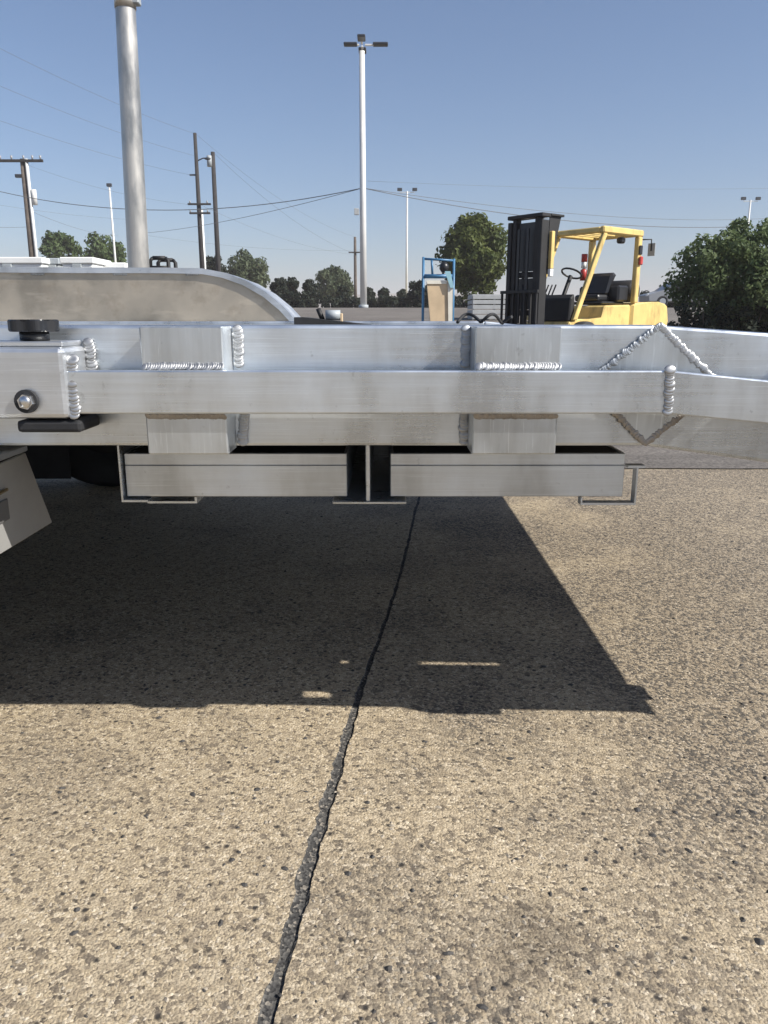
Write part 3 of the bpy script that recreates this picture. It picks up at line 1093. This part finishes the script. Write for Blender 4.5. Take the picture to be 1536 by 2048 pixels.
# ------------------------------------------------------------------ forklift
def forklift():
    Y = 12.6
    x, _ = at(1174, 600, Y)
    t = thing('forklift', (x, Y, 0), 'yellow forklift with black mast parked behind the trailer', 'forklift', rz=R(180 + 39))
    t.scale = (.91, .91, .91)
    L = dict(parent=t, local=True)
    MB().prism([(1.02, .22), (1.06, .60), (0.90, .66), (0.20, .66), (0.12, .88), (-0.62, .90), (-0.62, .22)], 'y', -.47, .47, 0.025).build('body', YELLOW, **L)
    MB().prism([(-0.625, .26), (-0.625, .93), (-1.40, .96), (-1.74, .92), (-1.82, .62), (-1.70, .26)], 'y', -.50, .50, 0.045).build('counterweight', YELLOW, **L)
    MB().box(-0.58, 0.06, -.36, .36, .905, .95, 0.02).build('engine_hood', BLACK, **L)
    MB().box(-0.60, -.30, -.42, .42, .9505, 1.22, 0.03).build('cowl', BLACK, **L)
    seat = MB().box(-0.295, 0.04, -.25, .25, .955, 1.07, 0.04, seg=2).build('seat', BLACK, **L)
    MB().prism([(-0.29, 1.06), (-0.20, 1.06), (-0.34, 1.42), (-0.46, 1.45), (-0.48, 1.38), (-0.34, 1.23), (-0.29, 1.23)], 'y', -.25, .25, 0.04).build('backrest', BLACK, seat, True)
    for s in (-1, 1):
        MB().prism([(.90, .64), (1.00, .64), (.33, 2.02), (.23, 2.02)], 'y', s * .475 - .035, s * .475 + .035, 0.012).build('front_pillar', YELLOW, **L)
        MB().box(-.75, -.64, s * .475 - .045, s * .475 + .045, .935, 2.02, 0.012).build('rear_pillar', YELLOW, **L)
    g = MB()
    for s in (-1, 1):
        g.box(-.78, .36, s * .475 - .045, s * .475 + .045, 2.0205, 2.13, 0.02)
    roof = g.build('guard_frame', YELLOW, **L)
    MB().box(.26, .36, -.429, .429, 2.03, 2.12, 0.015).build('front_bar', YELLOW, roof, True)
    MB().box(-.78, -.68, -.429, .429, 2.03, 2.12, 0.015).build('rear_bar', YELLOW, roof, True)
    for k in range(5):
        yy = -.34 + k * .17
        MB().box(-.675, .255, yy - .02, yy + .02, 2.06, 2.09, 0.004).build('roof_bar', YELLOW, roof, True)
    col = MB().tube([(.88, .05, .70), (.55, .05, 1.36)], 0.035, 8).build('steering_column', BLACK_STEEL, **L)
    pts = []
    c = Vector((.53, .05, 1.40))
    ax = Vector((-.45, 0, .9)).normalized()
    u = Vector((0, 1, 0))
    w = ax.cross(u)
    for i in range(17):
        a = 2 * math.pi * i / 16
        pts.append(c + (u * math.cos(a) + w * math.sin(a)) * .17)
    MB().tube(pts, .016, 6, cap=False).build('steering_wheel', BLACK, col, True)
    MB().prism([(.86, .665), (1.03, .62), (1.00, .98), (.90, 1.06)], 'y', -.43, .43, 0.02).build('dash', BLACK_STEEL, **L)
    for yy in (-.16, -.24, -.32):
        MB().tube([(.84, yy, .90), (.66, yy, 1.22)], .014, 6).build('control_lever', BLACK_STEEL, **L)
    MB().tube([(-.92, -.42, 1.14), (-.92, -.36, 1.14), (-.92, .30, 1.14), (-.92, .36, 1.14)], [.07, .19, .19, .07], 18).build('gas_bottle', BLACK_STEEL, **L)
    MB().box(-1.02, -.82, -.20, -.14, .965, 1.32, 0.01).build('bottle_strap', BLACK_STEEL, **L)
    MB().box(-.40, -.26, .32, .43, 1.90, 2.00, 0.025).build('work_lamp', BLACK, **L)
    MB().box(-.74, -.66, .5205, .57, 1.56, 1.70, 0.015).build('tail_lamp', RED, **L)
    MB().box(-.74, -.65, .5205, .545, 1.73, 1.88, 0.01).build('sticker_plate', BLACK, **L)
    MB().tube([(-.60, -.56, 1.34), (-.60, -.56, 1.52), (-.60, -.56, 1.55)], [.06, .06, .02], 12).build('fire_extinguisher', RED, **L)
    MB().tube([(-.60, -.56, 1.555), (-.60, -.56, 1.66)], .05, 10).build('beacon_base', WHITE, **L)
    MB().tube([(-.60, -.56, 1.665), (-.60, -.56, 1.80)], .055, 10).build('beacon', RED, **L)
    m = MB().tube([(-.755, .48, 1.98), (-.95, .56, 1.99), (-.96, .56, 1.80)], .012, 6).build('mirror_arm', BLACK_STEEL, **L)
    MB().box(-.985, -.965, .49, .63, 1.72, 1.93, 0.004).build('mirror', GREYBOX, m, True)
    for s in (-1, 1):
        MB().box(1.33, 1.50, s * .40 - .05, s * .40 + .05, .06, 2.22, 0.008).build('outer_mast_rail', BLACK_STEEL, **L)
        MB().box(1.36, 1.48, s * .29 - .05, s * .29 + .05, .10, 2.26, 0.008).build('inner_mast_rail', BLACK_STEEL, **L)
        MB().tube([(1.29, s * .18, .15), (1.29, s * .18, 1.60)], .055, 10).build('lift_cylinder', BLACK_STEEL, **L)
        MB().tube([(1.29, s * .18, 1.6005), (1.29, s * .18, 2.2)], .024, 10).build('piston_rod', STEEL, **L)
        MB().box(1.505, 1.525, s * .12 - .03, s * .12 + .03, .30, 2.1, 0).build('lift_chain', BLACK, **L)
    MB().box(1.30, 1.51, -.46, .46, 2.2605, 2.32, 0.01).build('mast_crosshead', BLACK_STEEL, **L)
    MB().box(0.98, 1.295, .22, .46, 2.285, 2.32, 0.005).build('hose_guide', BLACK_STEEL, **L)
    MB().prism([(1.24, 1.40), (1.29, 1.40), (1.29, 2.284), (1.02, 2.284)], 'y', .40, .415, 0).build('hose_panel', BLACK_STEEL, **L)
    for zz in (.75, 1.35):
        MB().box(1.38, 1.47, -.235, .235, zz, zz + .09, 0.006).build('mast_tie', BLACK_STEEL, **L)
    MB().box(1.25, 1.325, .455, .53, 1.48, 2.05, 0.008).build('yellow_guard_strip', YELLOW, **L)
    MB().box(1.25, 1.325, .455, .53, 1.36, 1.475, 0.008).build('pale_sticker', WHITE, **L)
    MB().box(1.39, 1.43, -.235, .235, .85, 1.34, 0.004).build('hose_bank', BLACK, **L)
    MB().box(1.39, 1.43, -.235, .235, 1.45, 2.2, 0.004).build('hose_bank', BLACK, **L)
    MB().tube([(1.43, 0, .2), (1.43, 0, 1.25)], .06, 10).build('centre_cylinder', BLACK_STEEL, **L)
    for zz in (.18, .52):
        MB().box(1.53, 1.59, -.50, .50, zz, zz + .10, 0.006).build('carriage_bar', BLACK_STEEL, **L)
    for k in range(7):
        yy = -.46 + k * (.92 / 6)
        MB().box(1.55, 1.58, yy - .018, yy + .018, .625, 1.10, 0).build('backrest_bar', BLACK_STEEL, **L)
    MB().box(1.545, 1.585, -.50, .50, 1.101, 1.15, 0.004).build('backrest_top', BLACK_STEEL, **L)
    for s in (-1, 1):
        MB().prism([(1.595, .62), (1.64, .62), (1.64, .10), (2.60, .075), (2.60, .06), (1.595, .055)], 'y', s * .25 - .06, s * .25 + .06, 0.004).build('fork', BLACK_STEEL, **L)
    big = tyre_mesh(.31, .20)
    small = tyre_mesh(.24, .17)
    for (xx, me, r, yy) in ((.82, big, .31, .585), (-.85, small, .24, .595)):
        for s in (-1, 1):
            w = put('wheel', me, RUBBER, t, True)
            w.location = (xx, s * yy, r + .004)
            MB().tube([(0, -.06, 0), (0, .06, 0)], r * .58, 20).build('rim', CREAM, w, True)
    for ch in t.children:                       # mast assembly sits on its own forward bracket
        if ch.name.split('.')[0] in ('outer_mast_rail', 'inner_mast_rail', 'lift_cylinder', 'piston_rod', 'lift_chain', 'mast_crosshead',
                                     'hose_guide', 'hose_panel', 'mast_tie', 'yellow_guard_strip', 'pale_sticker', 'centre_cylinder', 'hose_bank',
                                     'carriage_bar', 'backrest_bar', 'backrest_top', 'fork'):
            ch.location.x += .20
            ch.location.z = -.02
            ch.scale = (1, .78, .975)
    return t


forklift()

# grey car beyond the forklift
def car():
    Y = 46.0
    x = at(1362, 580, Y)[0]
    t = thing('parked_car', (x, Y, terr(Y) + .004), 'small grey car half hidden between forklift and right tree', 'car')
    L = dict(parent=t, local=True)
    MB().prism([(-2.1, .30), (-2.15, .72), (-1.2, .92), (-.65, 1.42), (.75, 1.45), (1.45, .98), (2.1, .90), (2.15, .30)], 'y', -.85, .85, 0.06).build('body', CARPAINT, **L)
    for poly in ([(-1.05, .96), (-.60, 1.36), (0, 1.39), (0, .96)], [(.06, .96), (.06, 1.39), (.70, 1.38), (1.22, .98)]):
        MB().prism(poly, 'y', -.862, -.848).build('window', GLASS, **L)
    for xx in (-1.3, 1.3):
        for s in (-1, 1):
            w = put('wheel', tyre_mesh(.32, .2), RUBBER, t, True)
            w.location = (xx, s * .78, .328)
            MB().tube([(0, -.105, 0), (0, .105, 0)], .18, 16).build('rim', STEEL, w, True)
    MB().box(-2.17, -2.10, -.80, -.45, .62, .76, 0.02).build('headlight', WHITE, **L)


car()

# ------------------------------------------------------------------ poles
def round_pole(name, px, Y, ztop, r0, r1, mat, label, cat, group=None, lean=0.0, z0=None):
    z0 = terr(Y) if z0 is None else z0
    x = at(px, 588, Y)[0]
    t = thing(name, (x, Y, z0), label, cat, group)
    MB().tube([(x, Y, z0), (x + lean * .5, Y, ztop * .5), (x + lean, Y, ztop)], [r0, (r0 + r1) / 2, r1], 20).build('shaft', mat, t)
    return t, x


# big metal pole
Y = 8.0
xb, _ = at(277, 525, Y)
xt, zt = at(250, 0, Y)
t = thing('metal_pole', (xb, Y, 0), 'thick shiny metal pole rising behind the fender, cut off by the picture top', 'pole')
slope = (xt - xb) / (zt - at(277, 525, Y)[1])
f_ = lambda z: xb + slope * (z - at(277, 525, Y)[1])
MB().tube([(f_(z), Y, z) for z in (0.0, .9, zt, 5.2)], [.108, .1045, .090, .080], 40).build('shaft', POLE_METAL, t)
MB().tube([(f_(zt - .06), Y, zt - .075), (f_(zt), Y, zt + .05)], .097, 32).build('collar', POLE_METAL, t)
MB().box(f_(zt) + .05, f_(zt) + .135, Y - .05, Y + .05, zt - .04, zt + .03, 0.008).build('bracket', GREYBOX, t)
MB().box(f_(0) - .18, f_(0) + .18, Y - .18, Y + .18, 0.005, .03, 0.004).build('base_plate', POLE_METAL, t)

# tall car-park light with four heads
Y = 33.0
x, _ = at(727, 588, Y)
zt = at(727, 76, Y)[1]
t = thing('light_pole', (x, Y, terr(Y)), 'tall pale parking light pole with four heads in the picture centre', 'light pole')
xo = at(730, 76, Y)[0]
MB().tube([(x, Y, terr(Y)), (x, Y, 5), (x, Y, zt - .45)], [.140, .128, .105], 20).build('shaft', POLE_WHITE, t)
MB().tube([(x, Y, terr(Y) - .05), (x, Y, terr(Y) + .12)], .20, 20).build('concrete_base', GREYBOX, t)
zh = at(700, 90, Y)[1]
for s in (-1, 1):
    MB().box(x + (.11 if s > 0 else -.20), x + (.45 if s > 0 else -.11), Y - .04, Y + .04, zh - .03, zh + .03, .01).build('arm', POLE_WHITE, t)
    a, c = (x + .42, x + 1.00) if s > 0 else (x - .70, x - .18)
    MB().box(a, c, Y - .17, Y + .17, zh - .02, zh + .065, .025).build('lamp_head', LAMP_DARK, t)
for s in (-1, 1):
    MB().box(x - .04, x + .04, Y + (.13 if s > 0 else -.45), Y + (.45 if s > 0 else -.13), zh - .03, zh + .03, .01).build('arm', POLE_WHITE, t)
    MB().box(x - .15, x + .15, Y + (.40 if s > 0 else -1.0), Y + (1.0 if s > 0 else -.40), zh - .02, zh + .065, .025).build('lamp_head', LAMP_DARK, t)
MB().box(x - .35, x - .16, Y - .08, Y + .05, at(715, 430, Y)[1], at(715, 417, Y)[1], .01).build('junction_box', SLAT, t)
CP = (x, Y, at(727, 376, Y)[1])

# left wooden pole with cross arm and conduit
Y = 52.0
xb = at(64, 515, Y)[0]
x, zt = at(47, 318, Y)
t = thing('utility_pole', (xb, Y, terr(Y)), 'wooden utility pole with one wide cross arm at the left edge', 'utility pole')
sl_ = (x - xb) / (zt - at(64, 515, Y)[1]) * 0.25
fx = lambda z: xb + sl_ * z
MB().tube([(fx(0), Y, 0), (fx(zt), Y, zt)], [.22, .15], 14).build('shaft', WOOD, t)
za = at(47, 322, Y)[1]
MB().box(fx(za) - 1.45, fx(za) + 1.35, Y - .24, Y - .12, za - .10, za + .06, .01).build('cross_arm', WOOD_DARK, t)
for dx in (-1.3, -.6, .15, .7, 1.2):
    MB().tube([(fx(za) + dx, Y - .18, za + .065), (fx(za) + dx, Y - .18, za + .28)], [.05, .07], 8).build('insulator', INSUL, t)
MB().tube([(fx(0) + .36, Y - .12, 0), (fx(za) + .30, Y - .12, za + .1)], .10, 10).build('conduit', POLE_WHITE, t)
zb2 = at(47, 352, Y)[1]
MB().box(fx(zb2) - .55, fx(zb2) - .15, Y - .1, Y + .1, zb2 - .1, zb2 + .1, .02).build('cutout_bracket', LAMP_DARK, t)
zb3 = at(47, 395, Y)[1]
MB().tube([(fx(zb3) + .55, Y - .1, zb3 - .45), (fx(zb3) + .55, Y - .1, zb3 + .45)], .16, 12).build('transformer', POLE_WHITE, t)
LP = (fx(za), Y, za)

# two dark wooden poles near the middle left
Y = 55.0
xb = at(404, 525, Y)[0]
x1_, zt1 = at(389, 266, Y)
t = thing('utility_pole', (xb, Y, terr(Y)), 'tall dark utility pole with two short cross arms left of its twin', 'utility pole')
k1 = (x1_ - xb) / (zt1 - at(404, 525, Y)[1]) * .15
f1 = lambda z: xb + k1 * z
MB().tube([(f1(0), Y, 0), (f1(zt1), Y, zt1)], [.19, .11], 14).build('shaft', WOOD_DARK, t)
for py, hw0, hw1 in ((409, .70, .85), (427, .62, .78)):
    z = at(398, py, Y)[1]
    MB().box(f1(z) - hw0, f1(z) + hw1, Y - .22, Y - .11, z - .06, z + .06, .01).build('cross_arm', WOOD_DARK, t)
    for dx in (-.55, .6):
        MB().tube([(f1(z) + dx, Y - .16, z + .061), (f1(z) + dx, Y - .16, z + .22)], .05, 8).build('insulator', INSUL, t)
z = at(398, 350, Y)[1]
MB().box(f1(z) - .50, f1(z) - .1, Y - .05, Y + .05, z - .05, z + .05, .01).build('standoff', LAMP_DARK, t)
z = at(398, 318, Y)[1]
MB().tube([(f1(z) + .1, Y, z - .1), (f1(z) + .45, Y, z + .05), (f1(z) + .75, Y, z + .06)], .04, 8).build('lamp_arm', LAMP_DARK, t)
MB().blob((f1(z) + .75, Y, z + .02), .22, .12, .09).build('street_lamp_head', LAMP_DARK, t)
Y2 = 58.0
xb2 = at(436, 525, Y2)[0]
x2_, zt2 = at(427, 304, Y2)
t = thing('utility_pole', (xb2, Y2, terr(Y2)), 'plain dark utility pole with a round transformer near its top', 'utility pole')
k2 = (x2_ - xb2) / (zt2 - at(436, 525, Y2)[1]) * .15
f2 = lambda z: xb2 + k2 * z
MB().tube([(f2(0), Y2, 0), (f2(zt2), Y2, zt2)], [.20, .14], 14).build('shaft', WOOD_DARK, t)
z = at(427, 322, Y2)[1]
MB().tube([(f2(z) - .22, Y2 - .22, z - .4), (f2(z) - .22, Y2 - .22, z + .3)], .17, 12).build('transformer', GREYBOX, t)
# pale riser pole standing behind
t, _ = round_pole('riser_pole', 412, 60.0, at(412, 420, 60)[1], .13, .11, POLE_WHITE, 'short pale pole standing between the two dark utility poles', 'pole')

# distant thin light poles
def thin_light(px, pytop, Y, label, twin=True):
    zt = at(px, pytop, Y)[1]
    t, x = round_pole('street_light', px, Y, zt - .2, .13, .08, POLE_WHITE, label, 'street light', 'thin distant street lights')
    for s in ((-1, 1) if twin else (0,)):
        if s:
            MB().box(x + (0.09 if s > 0 else -.75), x + (.75 if s > 0 else -.09), Y - .03, Y + .03, zt - .33, zt - .27, .01).build('arm', POLE_WHITE, t)
        MB().box(x + s * .75 - .24, x + s * .75 + .24, Y - .12, Y + .12, zt - .19, zt + .1, .03).build('lamp_head', LAMP_DARK, t)


thin_light(236, 369, 78, 'thin pale street light rising left of the big metal pole', False)
thin_light(813, 378, 82, 'thin pale twin-headed street light left of the round olive tree')
thin_light(1481, 396, 84, 'twin-headed street light standing behind the right tree')
Y = 75.0
t, x = round_pole('utility_pole', 711, Y, at(711, 474, Y)[1], .16, .12, WOOD, 'short distant utility pole just left of the tall light pole', 'utility pole')
FP = (x, Y, at(711, 474, Y)[1])
z = at(711, 505, Y)[1]
MB().box(x - .6, x + .6, Y - .2, Y - .1, z - .06, z + .06, .01).build('cross_arm', WOOD_DARK, t)

# ------------------------------------------------------------------ overhead wires
def wire(p0, p1, sag, r, label):
    p0, p1 = Vector(p0), Vector(p1)
    pts = []
    for i in range(25):
        s = i / 24
        p = p0.lerp(p1, s)
        p.z -= sag * 4 * s * (1 - s)
        pts.append(p)
    o = MB().tube(pts, r * .78, 6).build('overhead_wire', WIRE)
    tag(o, label, 'wire', 'overhead wires')


def W(px, py, Y):
    x, z = at(px, py, Y)
    return (x, Y, z)


wire(W(-60, 66, 38), W(388, 267, 55), .25, .010, 'topmost wire falling from the upper left to the tall dark pole')
wire(W(-60, 146, 38), W(391, 312, 55), .25, .010, 'second wire from the top falling to the tall dark pole')
wire(W(-60, 220, 38), W(388, 351, 55), .25, .010, 'third wire from the top, ending at the pole standoff')
wire(W(-60, 368, 40), CP, 1.0, .020, 'thick cable sagging across the left half to the tall light pole')
wire(CP, W(290, 466, 60), .25, .014, 'cable dropping leftwards from the tall light pole to the twin poles')
wire(CP, W(1620, 444, 42), .75, .018, 'lower cable running right from the tall light pole over the forklift')
wire(CP, W(1640, 428, 60), .75, .013, 'upper cable running right from the tall light pole over the forklift')
wire(W(735, 362, 70), W(1640, 374, 90), .4, .012, 'faint high wire crossing the sky on the right')
wire(W(392, 268, 55), FP, .8, .009, 'wire falling from the top of the tall dark pole to the far pole')
wire(W(428, 306, 58), (FP[0], FP[1], FP[2] - 1.5), .8, .010, 'wire falling from the transformer pole to the far pole')
wire(W(402, 410, 55), (FP[0] - .5, FP[1], FP[2] - 1.5), .5, .009, 'wire falling from the pole cross arms to the far pole')
wire(W(66, 424, 52), W(236, 472, 78), .3, .013, 'wire falling right from the left wooden pole to the thin light')
wire(W(-40, 452, 46), W(52, 454, 52), .05, .014, 'short wire reaching the left wooden pole low from the picture edge')
wire(W(50, 328, 52), W(400, 411, 55), .4, .008, 'thin wire from the left cross arm to the middle cross arms')
wire(W(-60, 400, 46), W(290, 440, 62), .2, .008, 'thin wire low behind the left wooden pole')
wire(W(288, 470, 62), W(720, 500, 75), .4, .008, 'lowest thin wire between the big pole and the far pole')

# ------------------------------------------------------------------ trees, shrubs, hedge
def leaves_mesh(clumps, per, size, rnd, mat, flat=0.0):
    v, f, tone = [], [], []
    for (c, rad) in clumps:
        tc = 0.5 + 0.5 * rnd.random()
        for _ in range(per):
            d = Vector((rnd.gauss(0, 1), rnd.gauss(0, 1), rnd.gauss(0, 1)))
            d.normalize()
            p = Vector(c) + d * rad * (0.55 + 0.5 * rnd.random())
            nn = (d + Vector((rnd.gauss(0, .6), rnd.gauss(0, .6), rnd.gauss(0, .6)))).normalized()
            u = nn.orthogonal().normalized()
            u = Matrix.Rotation(rnd.random() * 6.28, 3, nn) @ u
            w = nn.cross(u)
            s = size * (0.6 + 0.8 * rnd.random())
            b = len(v)
            v += [p - u * s, p + w * s * .5 + nn * s * .15, p + u * s, p - w * s * .5 + nn * s * .15]
            f += [(b, b + 1, b + 2), (b, b + 2, b + 3)]
            tv = min(1.0, tc * (0.75 + 0.5 * rnd.random()))
            tone += [tv, tv]
    me = pyd(v, f)
    a = me.attributes.new('tone', 'FLOAT', 'FACE')
    a.data.foreach_set('value', tone)
    return me


def tree(name, px0, px1, pytop, Y, mat, label, cat='tree', seed=1, nclump=70, per=75, leaf=.13, shape='round', zbot=None, group='trees beyond the yard', rad=None, trunk_r=.16):
    rnd = random.Random(seed)
    x0, zt = at(px0, pytop, Y)
    x1, _ = at(px1, pytop, Y)
    xc, hw = (x0 + x1) / 2, (x1 - x0) / 2
    z0g = terr(Y)
    zb = z0g + (zbot if zbot is not None else 0.8)
    t = thing(name, (xc, Y, z0g), label, cat, group)
    zc, hh = (zt + zb) / 2, (zt - zb) / 2
    rad = rad or min(hw, hh) * .26
    cl = []
    tries = 0
    while len(cl) < nclump and tries < 5000:
        tries += 1
        d = Vector((rnd.uniform(-1, 1), rnd.uniform(-1, 1), rnd.uniform(-1, 1)))
        r = d.length
        if r > 1 or r < 0.45:
            continue
        zz = d.z
        wsc = 1.0
        if shape == 'oval':
            wsc = 1.0 - 0.30 * max(0, zz) - 0.10 * max(0, -zz)
        elif shape == 'column':
            wsc = 1.0
        lump = 1 + 0.20 * noise.noise((d.x * 2 + seed, d.y * 2, d.z * 2))
        rr = rad * (0.7 + 0.6 * rnd.random())
        p = Vector((xc + d.x * (hw - rr * .9) * wsc * lump, Y + d.y * (hw - rr * .9) * wsc * lump, zc + zz * (hh - rr * .9)))
        cl.append((p, rr))
    # trunk and limbs
    tb = MB()
    tb.tube([(xc, Y, z0g - .05), (xc + .05 * hw, Y, zb + hh * .4), (xc - .03 * hw, Y, zc + hh * .3)], [trunk_r, trunk_r * .75, trunk_r * .3], 10)
    tr = tb.build('trunk', BARK, t)
    lb = MB()
    for k in range(9):
        p, rr = cl[rnd.randrange(len(cl))]
        z0 = zb + hh * (0.1 + .7 * rnd.random())
        z0 = min(z0, p.z)
        st_ = Vector((xc, Y, z0))
        mid = st_.lerp(p, .5) + Vector((0, 0, .1 * hh))
        lb.tube([st_, mid, p], [trunk_r * .4, trunk_r * .25, trunk_r * .08], 6)
    lb.build('limbs', BARK, tr)
    put('crown', leaves_mesh(cl, per, leaf, rnd, mat), mat, t)
    return t


tree('oval_tree', 872, 1030, 415, 45, LEAF_OLIVE, 'dense olive-green tree standing behind the forklift mast', seed=4, nclump=120, per=120, leaf=.15, shape='oval', zbot=.3, trunk_r=.2)
tree('bushy_tree', 1354, 1660, 432, 20, LEAF_FRESH, 'wide bushy tree at the right picture edge', seed=8, nclump=190, per=135, leaf=.064, shape='round', zbot=-.25, trunk_r=.11, rad=.30)
tree('round_tree', 70, 168, 455, 80, LEAF_GREEN, 'dark round tree just right of the left utility pole', seed=11, nclump=60, per=80, leaf=.22, zbot=1.5, trunk_r=.25)
tree('round_tree', 146, 262, 460, 84, LEAF_GREEN, 'dark round tree left of and behind the big metal pole', seed=12, nclump=70, per=80, leaf=.22, zbot=1.5, trunk_r=.25)
tree('round_tree', 446, 548, 495, 78, LEAF_PALE, 'fresh green tree right of the two dark utility poles', seed=13, nclump=60, per=80, leaf=.20, zbot=.8, trunk_r=.22)
tree('small_tree', 398, 462, 508, 70, LEAF_DARK, 'small dark scrubby tree at the foot of the two dark poles', seed=14, nclump=40, per=60, leaf=.17, zbot=.4, trunk_r=.12)
tree('round_tree', 622, 714, 530, 85, LEAF_PALE, 'pale grey-green tree left of the tall light pole', seed=15, nclump=60, per=80, leaf=.2, zbot=.5, trunk_r=.2)
tree('round_bush', 812, 872, 553, 60, LEAF_DARK, 'dark round bush beside the olive tree', seed=16, nclump=45, per=70, leaf=.14, zbot=.1, trunk_r=.1, cat='bush')

cols = [(540, 572, 549, 'nearest the fender tip'), (572, 596, 556, 'second from the fender tip'), (606, 630, 560, 'third from the fender tip'),
        (676, 694, 566, 'left of the tall light pole foot'), (728, 746, 574, 'touching the tall light pole foot'),
        (760, 774, 580, 'between the tall light pole and the thin twin light'), (796, 810, 576, 'at the foot of the thin twin light')]
for i, (a, c, py, wh) in enumerate(cols):
    tree('columnar_shrub', a - 5, c + 6, py - (i % 3) * 4, 62 + i * .7, LEAF_DARK, 'dark upright shrub ' + wh, 'shrub', seed=30 + i, nclump=44, per=46, leaf=.13, shape='column',
         zbot=0.05, group='upright shrubs along the yard edge', rad=.20, trunk_r=.07)


def hedge(px0, px1, py, Y, label, seed, leaf=.13):
    rnd = random.Random(seed)
    x0, zt = at(px0, py, Y)
    x1, _ = at(px1, py, Y)
    zg = terr(Y)
    t = thing('low_hedge', ((x0 + x1) / 2, Y, zg), label, 'hedge', 'low hedges along the yard edge')
    cl = []
    nx = max(6, int((x1 - x0) / .35))
    for i in range(nx):
        for j in range(3):
            cl.append((Vector((x0 + (x1 - x0) * (i + rnd.random()) / nx, Y + rnd.uniform(-.4, .4), zg + (zt - zg) * (.15 + .3 * j) * rnd.uniform(.8, 1.1))), .28 * rnd.uniform(.7, 1.2) * (1 if Y > 30 else .6)))
    put('crown', leaves_mesh(cl, 70, leaf, rnd, LEAF_DARK), LEAF_DARK, t)
    b = MB()
    for i in range(max(3, nx // 4)):
        xx = x0 + (x1 - x0) * (i + .5) / max(3, nx // 4)
        b.tube([(xx, Y, zg - .05), (xx + rnd.uniform(-.1, .1), Y, zg + (zt - zg) * .7)], [.035, .015], 6)
    b.build('stems', BARK, t)


hedge(440, 640, 584, 60, 'low dark hedge left of the tall light pole', 51)
hedge(640, 860, 594, 60, 'low dark hedge behind the foot of the tall light pole', 52)
hedge(860, 1110, 592, 56, 'low dark hedge below the olive tree and slatted crate', 53)
hedge(1356, 1680, 606, 19, 'dark hedge growing under the right tree', 55, .07)
hedge(1290, 1640, 585, 48, 'dark hedge behind the right tree', 54)

# ------------------------------------------------------------------ haze
hz = MB()
hz.box(-3100, 3100, -3100, 3100, -1.0, 60.0)
hm = bpy.data.materials.new('haze_air')
hm.use_nodes = True
nt = hm.node_tree
nt.nodes.clear()
out = nt.nodes.new('ShaderNodeOutputMaterial')
pv = nt.nodes.new('ShaderNodeVolumePrincipled')
pv.inputs['Color'].default_value = (1.0, 0.94, 0.93, 1)
pv.inputs['Density'].default_value = 0.00075
pv.inputs['Anisotropy'].default_value = 0.0
nt.links.new(pv.outputs[0], out.inputs['Volume'])
tag(hz.build('haze', hm), 'thin pale summer haze over the whole yard', 'haze', kind='stuff')
